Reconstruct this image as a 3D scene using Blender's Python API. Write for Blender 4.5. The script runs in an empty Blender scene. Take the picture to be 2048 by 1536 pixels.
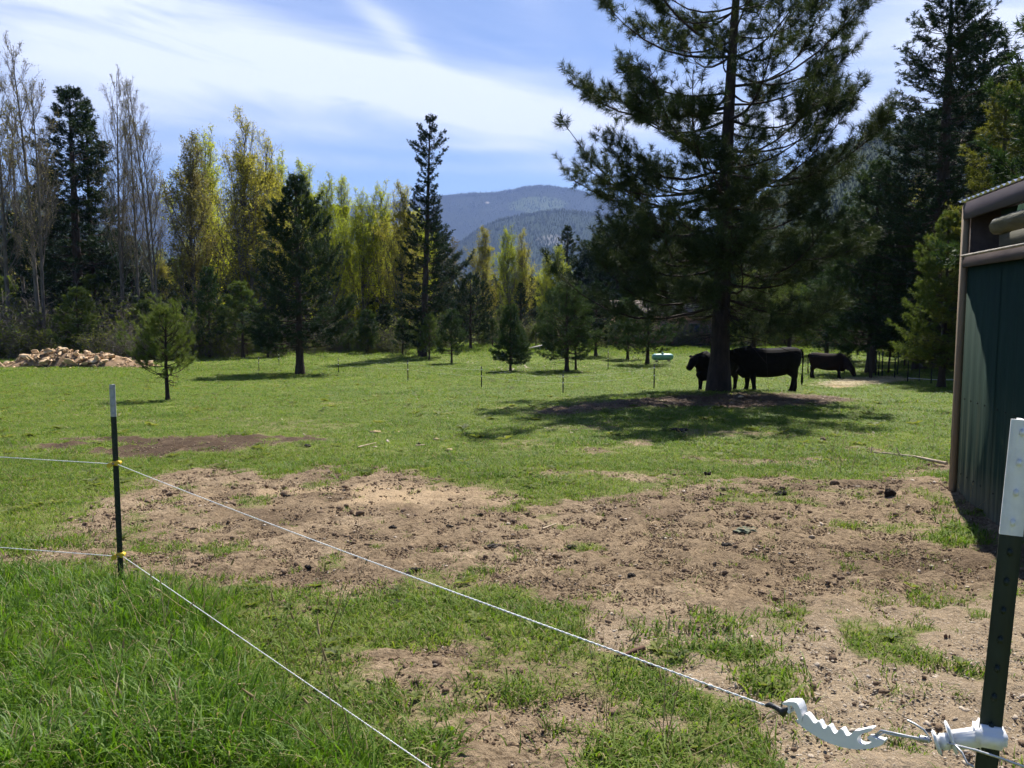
import bpy, bmesh, math, random
import numpy as np
from mathutils import Vector, Matrix

random.seed(11)
RNG = np.random.default_rng(11)
SC = bpy.context.scene
COL = SC.collection
rad = math.radians

# ------------------------------------------------------------------ camera
F = 1650.0                                   # focal length in photo pixels (2048 wide)
PITCH = math.atan(153 / F)
CAM = np.array([0.0, 0.0, 1.55])
cam_d = bpy.data.cameras.new('camera')
cam_d.sensor_width = 36.0
cam_d.lens = F / 2048 * 36.0
cam_d.clip_start = 0.05
cam_d.clip_end = 40000
cam = bpy.data.objects.new('camera', cam_d)
cam.location = CAM
cam.rotation_euler = (rad(90) - PITCH, 0, 0)
COL.objects.link(cam)
SC.camera = cam

# ------------------------------------------------------------------ world, sun, exposure
SUN_AZ, SUN_EL = rad(22), rad(54)            # azimuth to the right of +Y
W = bpy.data.worlds.new('World')
SC.world = W
W.use_nodes = True
SKY_STRENGTH = 0.060
SUN_STRENGTH = 5.0
SC.view_settings.view_transform = 'Standard'
SC.view_settings.look = 'None'
SC.view_settings.gamma = 1
SC.view_settings.use_curve_mapping = False
SC.view_settings.exposure = 1.10


def build_world():
    nt = W.node_tree
    N, L = nt.nodes, nt.links
    N.clear()
    out = N.new('ShaderNodeOutputWorld')
    bg = N.new('ShaderNodeBackground')
    bg.inputs['Strength'].default_value = SKY_STRENGTH
    sky = N.new('ShaderNodeTexSky')
    sky.sky_type = 'NISHITA'
    sky.sun_disc = False
    sky.sun_elevation = SUN_EL
    sky.sun_rotation = SUN_AZ
    sky.altitude = 800
    sky.air_density = 1.0
    sky.dust_density = 0.35
    sky.ozone_density = 3.2
    tc = N.new('ShaderNodeTexCoord')
    sep = N.new('ShaderNodeSeparateXYZ')
    L.new(tc.outputs['Generated'], sep.inputs[0])

    def m(op, a, b=None, clamp=False):
        n = N.new('ShaderNodeMath')
        n.operation = op
        n.use_clamp = clamp
        for i, v in enumerate((a, b)):
            if v is None:
                continue
            if isinstance(v, (int, float)):
                n.inputs[i].default_value = v
            else:
                L.new(v, n.inputs[i])
        return n.outputs[0]
    az = m('ARCTAN2', sep.outputs[0], sep.outputs[1])
    el = m('ARCSINE', sep.outputs[2])
    # cirrus fibres: noise in (azimuth, elevation), sheared and stretched along the wind
    comb = N.new('ShaderNodeCombineXYZ')
    L.new(az, comb.inputs[0])
    L.new(m('ADD', el, m('MULTIPLY', az, 0.14)), comb.inputs[1])

    def noise(scale_xyz, detail, rough, dist, off):
        mp = N.new('ShaderNodeMapping')
        mp.inputs['Scale'].default_value = scale_xyz
        mp.inputs['Location'].default_value = off
        L.new(comb.outputs[0], mp.inputs[0])
        nz = N.new('ShaderNodeTexNoise')
        nz.inputs['Scale'].default_value = 1.0
        nz.inputs['Detail'].default_value = detail
        nz.inputs['Roughness'].default_value = rough
        nz.inputs['Distortion'].default_value = dist
        L.new(mp.outputs[0], nz.inputs['Vector'])
        return nz.outputs['Fac']
    fib = noise((3.5, 17, 1), 6, 0.55, 0.5, (2.0, 5.0, 0))
    big = noise((2.2, 5.0, 1), 3, 0.5, 0.4, (7.3, 1.0, 0))

    def blob(u, v, slope, ln, wd):
        a0, e0 = (u - 1024) / F, (615 - v) / F
        dx = m('SUBTRACT', az, a0)
        dy = m('SUBTRACT', el, e0)
        th = math.atan(slope)
        c, s = math.cos(th), -math.sin(th)      # slope positive = falling to the right
        p = m('ADD', m('MULTIPLY', dx, c), m('MULTIPLY', dy, s))
        q = m('SUBTRACT', m('MULTIPLY', dy, c), m('MULTIPLY', dx, s))
        p = m('MULTIPLY', p, F / ln)
        q = m('MULTIPLY', q, F / wd)
        r = m('ADD', m('MULTIPLY', p, p), m('MULTIPLY', q, q))
        return m('EXPONENT', m('MULTIPLY', r, -1.0))
    blobs = [(330, 120, 0.13, 400, 62, 1.0), (760, 205, 0.20, 430, 62, 1.0), (1130, 235, 0.05, 330, 50, 1.0),
             (795, 105, 0.75, 105, 22, 0.75), (300, 210, 0.10, 330, 55, 0.75), (110, 70, 0.25, 130, 35, 0.6),
             (1690, 240, -0.10, 330, 85, 0.9), (640, 335, 0.03, 300, 14, 0.45), (930, 306, 0.0, 120, 9, 0.5),
             (1500, 110, 0.1, 380, 60, 0.42), (1950, 180, 0.0, 240, 110, 0.7), (560, 285, 0.05, 330, 22, 0.6),
             (1000, 345, 0.0, 260, 12, 0.3), (100, 300, 0.0, 320, 60, 0.55)]
    tot = None
    for (u, v, sl, ln, wd, g) in blobs:
        b = m('MULTIPLY', blob(u, v, sl, ln, wd), g)
        tot = b if tot is None else m('ADD', tot, b)
    # cirrus everywhere else too, so the sky goes on as it does in view
    veil = m('MULTIPLY', m('SUBTRACT', big, 0.52, True), 1.6)
    tot = m('ADD', tot, veil)
    fibc = m('ADD', m('MULTIPLY', fib, 2.6), -0.50)
    cl = m('MULTIPLY', tot, fibc, True)
    cl = m('MULTIPLY', cl, m('MULTIPLY', el, 18.0, True), True)
    mix = N.new('ShaderNodeMix')
    mix.data_type = 'RGBA'
    L.new(m('MULTIPLY', cl, 0.92), mix.inputs['Factor'])
    tint = N.new('ShaderNodeMix')
    tint.data_type = 'RGBA'
    tint.blend_type = 'MULTIPLY'
    tint.inputs['Factor'].default_value = 1.0
    L.new(sky.outputs[0], tint.inputs['A'])
    tint.inputs['B'].default_value = (0.90, 0.93, 1.07, 1)
    L.new(tint.outputs['Result'], mix.inputs['A'])
    mix.inputs['B'].default_value = (8.4, 9.0, 10.9, 1)
    L.new(mix.outputs['Result'], bg.inputs['Color'])
    L.new(bg.outputs[0], out.inputs['Surface'])


build_world()
sl = bpy.data.lights.new('sun', 'SUN')
sl.energy = SUN_STRENGTH
sl.angle = rad(0.53)
sl.color = (1.0, 0.955, 0.88)
sun = bpy.data.objects.new('sun', sl)
sdir = Vector((math.sin(SUN_AZ) * math.cos(SUN_EL), math.cos(SUN_AZ) * math.cos(SUN_EL), math.sin(SUN_EL)))
sun.rotation_euler = (-sdir).to_track_quat('-Z', 'Y').to_euler()
sun.location = (20, 40, 60)
COL.objects.link(sun)
cy = SC.cycles
cy.max_bounces = 5
cy.diffuse_bounces = 2
cy.glossy_bounces = 2
cy.transmission_bounces = 4
cy.transparent_max_bounces = 6
cy.volume_bounces = 0
cy.sample_clamp_indirect = 6
cy.use_denoising = True
cy.use_adaptive_sampling = True
cy.adaptive_threshold = 0.03
cy.use_light_tree = False

# ------------------------------------------------------------------ pixel geometry of the photograph
CP, SP = math.cos(PITCH), math.sin(PITCH)


def ray(u, v):
    a, b = (u - 1024) / F, (768 - v) / F
    return np.array([a, CP + b * SP, -SP + b * CP])


def at(u, v, d):
    r = ray(u, v)
    return CAM + r * (d / r[1])


def on_plane(u, v, p0, n):
    r = ray(u, v)
    t = np.dot(np.asarray(p0) - CAM, n) / np.dot(r, n)
    return CAM + r * t


def project(P):
    P = np.asarray(P, float) - CAM
    fwd = P[..., 1] * CP - P[..., 2] * SP
    up = P[..., 1] * SP + P[..., 2] * CP
    return 1024 + F * P[..., 0] / fwd, 768 - F * up / fwd


# ------------------------------------------------------------------ numpy noise
_perm = np.random.default_rng(5).random((256, 256))


def vnoise(x, y):
    xi, yi = np.floor(x).astype(int), np.floor(y).astype(int)
    fx, fy = x - xi, y - yi
    fx, fy = fx * fx * (3 - 2 * fx), fy * fy * (3 - 2 * fy)
    a = _perm[xi & 255, yi & 255]
    b = _perm[(xi + 1) & 255, yi & 255]
    c = _perm[xi & 255, (yi + 1) & 255]
    d = _perm[(xi + 1) & 255, (yi + 1) & 255]
    return (a * (1 - fx) + b * fx) * (1 - fy) + (c * (1 - fx) + d * fx) * fy


def fbm(x, y, o=4):
    s, a, t = 0, 1.0, 0
    for i in range(o):
        s = s + a * vnoise(x * 2 ** i + 17.3 * i, y * 2 ** i + 9.1 * i)
        t += a
        a *= 0.5
    return s / t


def smooth(a, b, x):
    t = np.clip((x - a) / (b - a), 0, 1)
    return t * t * (3 - 2 * t)


# ------------------------------------------------------------------ ground height
PINE_D = 26.0
PINE = np.array([(1440 - 1024) / F * 25.9, PINE_D, 0.0])


def G(x, y):
    x = np.asarray(x, float)
    y = np.asarray(y, float)
    s = 0.052
    t = np.clip(y - 38, 0, 24)
    g = -s * np.clip(y, -30, 38) - (s * t - s * t * t / 48)
    g = g + 0.10 * (fbm(x * 0.13 + 3, y * 0.13 + 8, 2) - 0.5) * smooth(3, 14, y)
    g = g + 0.035 * (fbm(x * 0.9, y * 0.9, 3) - 0.5)
    g = g + 0.26 * np.exp(-(((x - PINE[0] - 0.4) / 3.6) ** 2 + ((y - PINE[1]) / 2.4) ** 2))
    g = g + 0.13 * np.exp(-(((x - 4.6) / 1.7) ** 2 + ((y - 8.6) / 1.1) ** 2))
    g = g + 0.10 * np.exp(-(((x + 3.5) / 2.2) ** 2 + ((y - 12.6) / 0.8) ** 2))
    g = g + 0.55 * np.exp(-(((x - 23.5) / 2.6) ** 2 + ((y - 45) / 2.0) ** 2))
    g = g + 1.2 * smooth(110, 240, y) * (fbm(x * 0.01, y * 0.01, 2) - 0.35)
    return g


_TT = 0.5 * 1.03 ** np.arange(0, 240)


def ground_px(u, v):
    """world point on the ground seen at photo pixel (u, v)"""
    r = ray(u, v)
    t = _TT
    for _ in range(3):
        below = CAM[2] + r[2] * t < G(CAM[0] + r[0] * t, CAM[1] + r[1] * t)
        k = max(1, int(np.argmax(below))) if below.any() else len(t) - 1
        t = np.linspace(t[k - 1], t[k], 40)
    p = CAM + r * t[20]
    return np.array([p[0], p[1], float(G(p[0], p[1]))])


def gpt(u, d):
    x = (u - 1024) / F * d * 0.998
    return np.array([x, d, float(G(x, d))])


def poly_world(pts):
    return np.array([ground_px(u, v)[:2] for u, v in pts])


def sdist(P, poly):
    """signed distance to polygon, negative inside"""
    x, y = P[:, 0], P[:, 1]
    dmin = np.full(len(P), 1e9)
    ins = np.zeros(len(P), bool)
    n = len(poly)
    for i in range(n):
        a, b = poly[i], poly[(i + 1) % n]
        e = b - a
        w = P - a
        t = np.clip((w @ e) / (e @ e + 1e-12), 0, 1)
        q = w - t[:, None] * e
        dmin = np.minimum(dmin, np.hypot(q[:, 0], q[:, 1]))
        c = ((a[1] > y) != (b[1] > y)) & (x < (b[0] - a[0]) * (y - a[1]) / (b[1] - a[1] + 1e-12) + a[0])
        ins ^= c
    return np.where(ins, -dmin, dmin)


# ------------------------------------------------------------------ object helpers
def tag(o, label=None, cat=None, group=None, kind=None):
    if label:
        o['label'] = label
    if cat:
        o['category'] = cat
    if group:
        o['group'] = group
    if kind:
        o['kind'] = kind
    return o


def empty(name, loc=(0, 0, 0), rz=0.0):
    o = bpy.data.objects.new(name, None)
    o.location = [float(c) for c in loc]
    o.rotation_euler = (0, 0, rz)
    o.empty_display_size = 0.2
    COL.objects.link(o)
    return o


def link(name, me, parent=None, loc=None):
    o = bpy.data.objects.new(name, me)
    COL.objects.link(o)
    if parent is not None:
        o.parent = parent
    if loc is not None:
        o.location = [float(c) for c in loc]
    return o


class MB:
    """collects vertices and faces (numpy or lists) and makes one mesh"""

    def __init__(self):
        self.v, self.f, self.mi, self.n = [], [], [], 0

    def add(self, v, f, mi=0):
        v = np.asarray(v, np.float32).reshape(-1, 3)
        f = np.asarray(f, np.int32)
        if len(f) == 0:
            return self
        self.v.append(v)
        self.f.append(f + self.n)
        self.mi.append(np.full(len(f), mi, np.int32))
        self.n += len(v)
        return self

    def mesh(self, name, mats, smooth_faces=False):
        me = bpy.data.meshes.new(name)
        V = np.concatenate(self.v)
        idx = np.concatenate([f.ravel() for f in self.f])
        tot = np.concatenate([np.full(len(f), f.shape[1], np.int32) for f in self.f])
        start = np.concatenate([[0], np.cumsum(tot)[:-1]]).astype(np.int32)
        me.vertices.add(len(V))
        me.vertices.foreach_set('co', V.ravel())
        me.loops.add(len(idx))
        me.loops.foreach_set('vertex_index', idx)
        me.polygons.add(len(tot))
        me.polygons.foreach_set('loop_start', start)
        if not isinstance(mats, (list, tuple)):
            mats = [mats]
        for mt in mats:
            me.materials.append(mt)
        me.polygons.foreach_set('material_index', np.concatenate(self.mi))
        if smooth_faces:
            me.polygons.foreach_set('use_smooth', np.ones(len(tot), bool))
        me.update(calc_edges=True)
        return me

    def build(self, name, mats, parent=None, loc=None, smooth_faces=False):
        return link(name, self.mesh(name, mats, smooth_faces), parent, loc)

    # shapes
    def box(self, c, s, R=None):
        c = np.asarray(c, float)
        h = np.asarray(s, float) / 2
        v = np.array([[x, y, z] for x in (-1, 1) for y in (-1, 1) for z in (-1, 1)]) * h
        if R is not None:
            v = v @ np.asarray(R).T
        f = [[0, 1, 3, 2], [4, 6, 7, 5], [0, 4, 5, 1], [2, 3, 7, 6], [0, 2, 6, 4], [1, 5, 7, 3]]
        return self.add(v + c, f)

    def bbox(self, c, s, b, R=None):
        """box with chamfered edges (b = chamfer)"""
        h = np.asarray(s, float) / 2
        bm = bmesh.new()
        bmesh.ops.create_cube(bm, size=1.0)
        for vv in bm.verts:
            vv.co = Vector((vv.co.x * 2 * h[0], vv.co.y * 2 * h[1], vv.co.z * 2 * h[2]))
        bmesh.ops.bevel(bm, geom=bm.edges[:], offset=b, segments=2, affect='EDGES')
        return self.add_bm(bm, c, R)

    def add_bm(self, bm, c=(0, 0, 0), R=None, mi=0):
        bmesh.ops.triangulate(bm, faces=bm.faces[:])
        bm.verts.index_update()
        v = np.array([tuple(x.co) for x in bm.verts])
        f = np.array([[x.index for x in fc.verts] for fc in bm.faces])
        bm.free()
        if R is not None:
            v = v @ np.asarray(R).T
        return self.add(v + np.asarray(c, float), f, mi)

    def tube(self, pts, r, k=8, cap=True):
        pts = np.asarray(pts, float)
        n = len(pts)
        r = np.broadcast_to(np.asarray(r, float), (n,))
        t = np.gradient(pts, axis=0)
        t /= np.linalg.norm(t, axis=1)[:, None] + 1e-12
        ref = np.array([0, 0, 1.0]) if abs(t[0, 2]) < 0.9 else np.array([1.0, 0, 0])
        a = np.arange(k) * 2 * math.pi / k
        V = []
        u = np.cross(t[0], ref)
        for i in range(n):
            u = u - t[i] * np.dot(u, t[i])
            u /= np.linalg.norm(u)
            w = np.cross(t[i], u)
            V.append(pts[i] + r[i] * (np.cos(a)[:, None] * u + np.sin(a)[:, None] * w))
        V = np.concatenate(V)
        f = []
        for i in range(n - 1):
            for j in range(k):
                f.append([i * k + j, i * k + (j + 1) % k, (i + 1) * k + (j + 1) % k, (i + 1) * k + j])
        self.add(V, f)
        if cap:
            for i in (0, n - 1):
                ring = V[i * k:(i + 1) * k]
                self.add(np.vstack([ring, ring.mean(0)]), [[j, (j + 1) % k, k] for j in range(k)])
        return self

    def tubes(self, P, Rr, k=4, mi=0):
        """batch of tubes, P (n, p, 3), Rr (n, p)"""
        n, p, _ = P.shape
        if n == 0:
            return self
        d = P[:, -1] - P[:, 0]
        d /= np.linalg.norm(d, axis=1)[:, None] + 1e-9
        ref = np.where(np.abs(d[:, 2:3]) < 0.9, np.array([[0, 0, 1.0]]), np.array([[1.0, 0, 0]]))
        u = np.cross(d, ref)
        u /= np.linalg.norm(u, axis=1)[:, None] + 1e-9
        w = np.cross(d, u)
        a = np.arange(k) * 2 * math.pi / k
        ring = np.cos(a)[None, :, None] * u[:, None] + np.sin(a)[None, :, None] * w[:, None]    # n,k,3
        V = P[:, :, None, :] + Rr[:, :, None, None] * ring[:, None]
        base = (np.arange(n) * p * k)[:, None, None]
        i = np.arange(p - 1)[None, :, None] * k
        j = np.arange(k)[None, None, :]
        j2 = (j + 1) % k
        f = np.stack([base + i + j, base + i + j2, base + i + k + j2, base + i + k + j], -1).reshape(-1, 4)
        return self.add(V.reshape(-1, 3), f, mi)


def blob_rock(seed, sub=2, rough=0.35, flat=0.7, facet=5, hard=False):
    """an irregular stone about 1 m across: icosphere cut by random planes"""
    r = np.random.default_rng(seed)
    bm = bmesh.new()
    bmesh.ops.create_icosphere(bm, subdivisions=sub, radius=0.5)
    V = np.array([tuple(v.co) for v in bm.verts])
    for _ in range(facet):
        n = r.normal(size=3)
        n /= np.linalg.norm(n)
        c = r.uniform(0.16, 0.36) if hard else r.uniform(0.26, 0.42)
        d = V @ n
        V = np.where((d > c)[:, None], V - n * ((d - c) * (1.0 if hard else 0.9))[:, None], V)
    V = V * (1 + rough * 0.35 * (r.random((len(V), 1)) - 0.5))
    V = V * np.array([1.0, r.uniform(0.65, 0.95), flat * r.uniform(0.75, 1.1)])
    for v, c in zip(bm.verts, V):
        v.co = Vector(c)
    return bm


# ------------------------------------------------------------------ materials
def new_mat(name):
    m = bpy.data.materials.new(name)
    m.use_nodes = True
    nt = m.node_tree
    nt.nodes.clear()
    return m, nt, nt.nodes, nt.links


def noise_node(N, L, vec, scale, detail=4, rough=0.55, dist=0.0):
    n = N.new('ShaderNodeTexNoise')
    n.inputs['Scale'].default_value = scale
    n.inputs['Detail'].default_value = detail
    n.inputs['Roughness'].default_value = rough
    n.inputs['Distortion'].default_value = dist
    if vec is not None:
        L.new(vec, n.inputs['Vector'])
    return n


def ramp(N, L, fac, stops):
    r = N.new('ShaderNodeValToRGB')
    e = r.color_ramp.elements
    while len(e) < len(stops):
        e.new(0.5)
    for el, (p, c) in zip(e, stops):
        el.position = p
        el.color = (c[0], c[1], c[2], 1)
    if fac is not None:
        L.new(fac, r.inputs[0])
    return r


def mixc(N, L, fac, a, b, mode='MIX'):
    n = N.new('ShaderNodeMix')
    n.data_type = 'RGBA'
    n.blend_type = mode
    for sock, v in (('Factor', fac), ('A', a), ('B', b)):
        s = n.inputs[sock]
        if isinstance(v, (int, float)):
            s.default_value = v
        elif isinstance(v, (tuple, list)):
            s.default_value = (v[0], v[1], v[2], 1)
        else:
            L.new(v, s)
    return n.outputs['Result']


def mth(N, L, op, a, b=None, clamp=False):
    n = N.new('ShaderNodeMath')
    n.operation = op
    n.use_clamp = clamp
    for i, v in enumerate((a, b)):
        if v is None:
            continue
        if isinstance(v, (int, float)):
            n.inputs[i].default_value = v
        else:
            L.new(v, n.inputs[i])
    return n.outputs[0]


def surf(name, c1, c2, scale=8.0, rough=0.85, bump=0.3, bscale=None, metal=0.0, spec=0.3, stretch=(1, 1, 1), c3=None, bdist=0.02):
    """two or three tone noisy surface in object space"""
    m, nt, N, L = new_mat(name)
    out = N.new('ShaderNodeOutputMaterial')
    p = N.new('ShaderNodeBsdfPrincipled')
    tc = N.new('ShaderNodeTexCoord')
    mp = N.new('ShaderNodeMapping')
    mp.inputs['Scale'].default_value = stretch
    L.new(tc.outputs['Object'], mp.inputs[0])
    oi = N.new('ShaderNodeObjectInfo')
    L.new(oi.outputs['Random'], mp.inputs['Location'])
    n1 = noise_node(N, L, mp.outputs[0], scale, 5, 0.6)
    st = [(0.3, c1), (0.7, c2)] if c3 is None else [(0.25, c1), (0.5, c2), (0.75, c3)]
    r = ramp(N, L, n1.outputs['Fac'], st)
    L.new(r.outputs[0], p.inputs['Base Color'])
    p.inputs['Roughness'].default_value = rough
    p.inputs['Metallic'].default_value = metal
    p.inputs['Specular IOR Level'].default_value = spec
    if bump:
        n2 = noise_node(N, L, mp.outputs[0], bscale or scale * 3, 5, 0.6)
        b = N.new('ShaderNodeBump')
        b.inputs['Strength'].default_value = bump
        b.inputs['Distance'].default_value = bdist
        L.new(n2.outputs['Fac'], b.inputs['Height'])
        L.new(b.outputs[0], p.inputs['Normal'])
    L.new(p.outputs[0], out.inputs['Surface'])
    return m


def leaf_mat(name, cols, trans=0.45, rough=0.5, spec=0.25, nscale=0.6, tcol=None, obj_var=0.25):
    """leaves, needles and blades: reflecting and letting light through; colour varies per leaf, per plant and over the place"""
    m, nt, N, L = new_mat(name)
    out = N.new('ShaderNodeOutputMaterial')
    geo = N.new('ShaderNodeNewGeometry')
    oi = N.new('ShaderNodeObjectInfo')
    nz = noise_node(N, L, geo.outputs['Position'], nscale, 3, 0.6)
    f = mth(N, L, 'ADD', mth(N, L, 'MULTIPLY', geo.outputs['Random Per Island'], 0.5),
            mth(N, L, 'ADD', mth(N, L, 'MULTIPLY', nz.outputs['Fac'], 0.9),
                mth(N, L, 'MULTIPLY', oi.outputs['Random'], obj_var)))
    f = mth(N, L, 'SUBTRACT', f, 0.2 + obj_var * 0.5)
    k = len(cols)
    r = ramp(N, L, f, [(0.15 + 0.7 * i / max(1, k - 1), c) for i, c in enumerate(cols)])
    p = N.new('ShaderNodeBsdfPrincipled')
    L.new(r.outputs[0], p.inputs['Base Color'])
    p.inputs['Roughness'].default_value = rough
    p.inputs['Specular IOR Level'].default_value = spec
    t = N.new('ShaderNodeBsdfTranslucent')
    tm = mixc(N, L, 1.0, r.outputs[0], tcol or (1.25, 1.2, 0.55), 'MULTIPLY')
    L.new(tm, t.inputs['Color'])
    mx = N.new('ShaderNodeMixShader')
    mx.inputs[0].default_value = trans
    L.new(p.outputs[0], mx.inputs[1])
    L.new(t.outputs[0], mx.inputs[2])
    L.new(mx.outputs[0], out.inputs['Surface'])
    return m


M = {}
M['bark_dark'] = surf('bark_dark', (0.030, 0.022, 0.017), (0.075, 0.055, 0.042), 9, 0.95, 0.8, 16, stretch=(1, 1, 0.25), bdist=0.05)
M['bark_pine'] = surf('bark_pine', (0.016, 0.012, 0.010), (0.050, 0.034, 0.026), 7, 0.95, 1.0, 12, stretch=(1, 1, 0.3), bdist=0.06)
M['bark_grey'] = surf('bark_grey', (0.062, 0.054, 0.047), (0.155, 0.136, 0.118), 5, 0.95, 0.5, 10, stretch=(1, 1, 0.3), bdist=0.04)
M['bark_twig'] = surf('bark_twig', (0.085, 0.072, 0.062), (0.175, 0.150, 0.128), 4, 0.95, 0.0)
M['needle_main'] = leaf_mat('needle_main', [(0.018, 0.031, 0.014), (0.036, 0.055, 0.022), (0.072, 0.090, 0.034)], 0.25, 0.6, 0.14, 0.8, (1.1, 1.1, 0.6))
M['needle_dark'] = leaf_mat('needle_dark', [(0.012, 0.026, 0.013), (0.022, 0.044, 0.019), (0.042, 0.066, 0.026)], 0.2, 0.6, 0.14, 0.5, (1.1, 1.15, 0.55))
M['needle_mid'] = leaf_mat('needle_mid', [(0.022, 0.046, 0.020), (0.042, 0.076, 0.027), (0.075, 0.110, 0.036)], 0.28, 0.6, 0.14, 0.6, (1.15, 1.15, 0.5))
M['needle_light'] = leaf_mat('needle_light', [(0.055, 0.090, 0.028), (0.100, 0.145, 0.040), (0.155, 0.185, 0.055)], 0.42, 0.6, 0.14, 0.7, (1.2, 1.15, 0.5))
M['needle_yellow'] = leaf_mat('needle_yellow', [(0.070, 0.090, 0.022), (0.125, 0.145, 0.032), (0.19, 0.19, 0.055)], 0.45, 0.6, 0.14, 0.7, (1.2, 1.1, 0.5))
M['leaf_lime'] = leaf_mat('leaf_lime', [(0.25, 0.295, 0.036), (0.38, 0.43, 0.048), (0.49, 0.51, 0.07)], 0.65, 0.5, 0.1, 0.25, (1.05, 1.05, 0.5), 0.5)
M['leaf_gold'] = leaf_mat('leaf_gold', [(0.25, 0.225, 0.050), (0.37, 0.345, 0.065), (0.46, 0.43, 0.09)], 0.62, 0.5, 0.1, 0.25, (1.05, 1.05, 0.6), 0.5)
M['leaf_bud'] = leaf_mat('leaf_bud', [(0.12, 0.105, 0.06), (0.19, 0.17, 0.08), (0.23, 0.22, 0.08)], 0.45, 0.6, 0.15, 0.25, (1.2, 1.15, 0.6), 0.5)
M['leaf_shrub'] = leaf_mat('leaf_shrub', [(0.075, 0.100, 0.030), (0.145, 0.180, 0.045), (0.22, 0.24, 0.060)], 0.50, 0.55, 0.12, 0.3, (1.1, 1.1, 0.55), 0.5)
M['grass_long'] = leaf_mat('grass_long', [(0.052, 0.120, 0.011), (0.106, 0.205, 0.017), (0.180, 0.265, 0.034)], 0.50, 0.5, 0.22, 1.6, (1.06, 1.12, 0.4), 0.35)
M['grass_short'] = leaf_mat('grass_short', [(0.056, 0.114, 0.015), (0.128, 0.205, 0.026), (0.215, 0.268, 0.056)], 0.50, 0.55, 0.15, 0.9, (1.06, 1.12, 0.42), 0.35)
M['grass_dry'] = leaf_mat('grass_dry', [(0.20, 0.16, 0.08), (0.30, 0.245, 0.13), (0.40, 0.34, 0.20)], 0.35, 0.6, 0.15, 1.5, (1.1, 1.05, 0.7), 0.35)
M['rock'] = surf('rock', (0.27, 0.155, 0.075), (0.52, 0.36, 0.205), 1.3, 0.9, 0.35, 14, c3=(0.70, 0.57, 0.40), bdist=0.03)
M['stone'] = surf('stone', (0.26, 0.20, 0.14), (0.42, 0.345, 0.26), 3.0, 0.9, 0.4, 9, c3=(0.52, 0.46, 0.39))
M['clod'] = surf('clod', (0.085, 0.055, 0.034), (0.175, 0.118, 0.073), 3.0, 0.95, 0.5, 9, c3=(0.25, 0.175, 0.11))
M['dung'] = surf('dung', (0.012, 0.009, 0.007), (0.035, 0.026, 0.019), 9, 0.9, 0.9, 22, bdist=0.03)
M['post_green'] = surf('post_green', (0.006, 0.014, 0.010), (0.012, 0.024, 0.017), 14, 0.5, 0.15, 60, spec=0.4, bdist=0.004)
M['post_white'] = surf('post_white', (0.60, 0.61, 0.62), (0.76, 0.76, 0.75), 18, 0.55, 0.2, 60, c3=(0.70, 0.70, 0.69), bdist=0.003)
M['post_white_shaded'] = surf('post_white_shaded', (0.26, 0.27, 0.28), (0.40, 0.41, 0.41), 30, 0.6, 0.2, 60, c3=(0.33, 0.33, 0.33), bdist=0.003)  # white tip paint greyed: its shade is put into the colour
M['post_dark'] = surf('post_dark', (0.012, 0.016, 0.010), (0.03, 0.032, 0.022), 14, 0.7, 0.1, 60)
M['plastic_yellow'] = surf('plastic_yellow', (0.62, 0.40, 0.02), (0.74, 0.52, 0.04), 20, 0.4, 0.0, spec=0.5)
M['plastic_white'] = surf('plastic_white', (0.74, 0.74, 0.74), (0.82, 0.82, 0.81), 30, 0.38, 0.06, 120, spec=0.5, bdist=0.002)
M['plastic_black'] = surf('plastic_black', (0.01, 0.01, 0.01), (0.03, 0.03, 0.03), 30, 0.5, 0.5, 120, spec=0.4, bdist=0.003)
M['wire_white'] = surf('wire_white', (0.50, 0.50, 0.49), (0.82, 0.82, 0.80), 260, 0.6, 0.0)
M['wire_steel'] = surf('wire_steel', (0.42, 0.42, 0.43), (0.58, 0.58, 0.58), 90, 0.42, 0.0, metal=0.8)
M['wood_post'] = surf('wood_post', (0.13, 0.095, 0.062), (0.27, 0.215, 0.150), 9, 0.85, 0.5, 30, stretch=(1, 1, 0.08), bdist=0.01)
M['wood_grey'] = surf('wood_grey', (0.20, 0.18, 0.155), (0.42, 0.39, 0.35), 7, 0.9, 0.6, 25, stretch=(0.12, 1, 1), bdist=0.01)
M['wood_dark'] = surf('wood_dark', (0.035, 0.027, 0.027), (0.070, 0.055, 0.053), 10, 0.7, 0.4, 30, stretch=(1, 0.1, 1), bdist=0.006)
M['fascia'] = surf('fascia', (0.040, 0.034, 0.042), (0.066, 0.056, 0.064), 10, 0.65, 0.3, 30, stretch=(1, 0.1, 1), bdist=0.004)
M['dark_fence_wood'] = surf('dark_fence_wood', (0.030, 0.022, 0.016), (0.075, 0.055, 0.040), 10, 0.9, 0.4, 30, stretch=(1, 1, 0.1))
M['stick'] = surf('stick', (0.27, 0.20, 0.13), (0.46, 0.37, 0.26), 9, 0.85, 0.4, 30, bdist=0.006)
M['stick_brown'] = surf('stick_brown', (0.07, 0.035, 0.022), (0.15, 0.08, 0.05), 9, 0.85, 0.4, 30, bdist=0.006)
M['tank'] = surf('tank', (0.16, 0.36, 0.33), (0.22, 0.44, 0.40), 5, 0.4, 0.0, spec=0.5)
M['roof_metal'] = surf('roof_metal', (0.62, 0.63, 0.64), (0.74, 0.75, 0.76), 8, 0.32, 0.05, 30, metal=0.9)
M['cow'] = surf('cow', (0.006, 0.0055, 0.0055), (0.012, 0.010, 0.0095), 7, 0.8, 0.3, 60, spec=0.08, bdist=0.01)
M['cow_red'] = surf('cow_red', (0.007, 0.006, 0.006), (0.022, 0.011, 0.009), 3, 0.8, 0.3, 60, spec=0.08, bdist=0.01)
M['straw'] = leaf_mat('straw', [(0.30, 0.24, 0.13), (0.44, 0.37, 0.22), (0.55, 0.48, 0.30)], 0.25, 0.6, 0.25, 2.0, (1.1, 1.05, 0.8))
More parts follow.
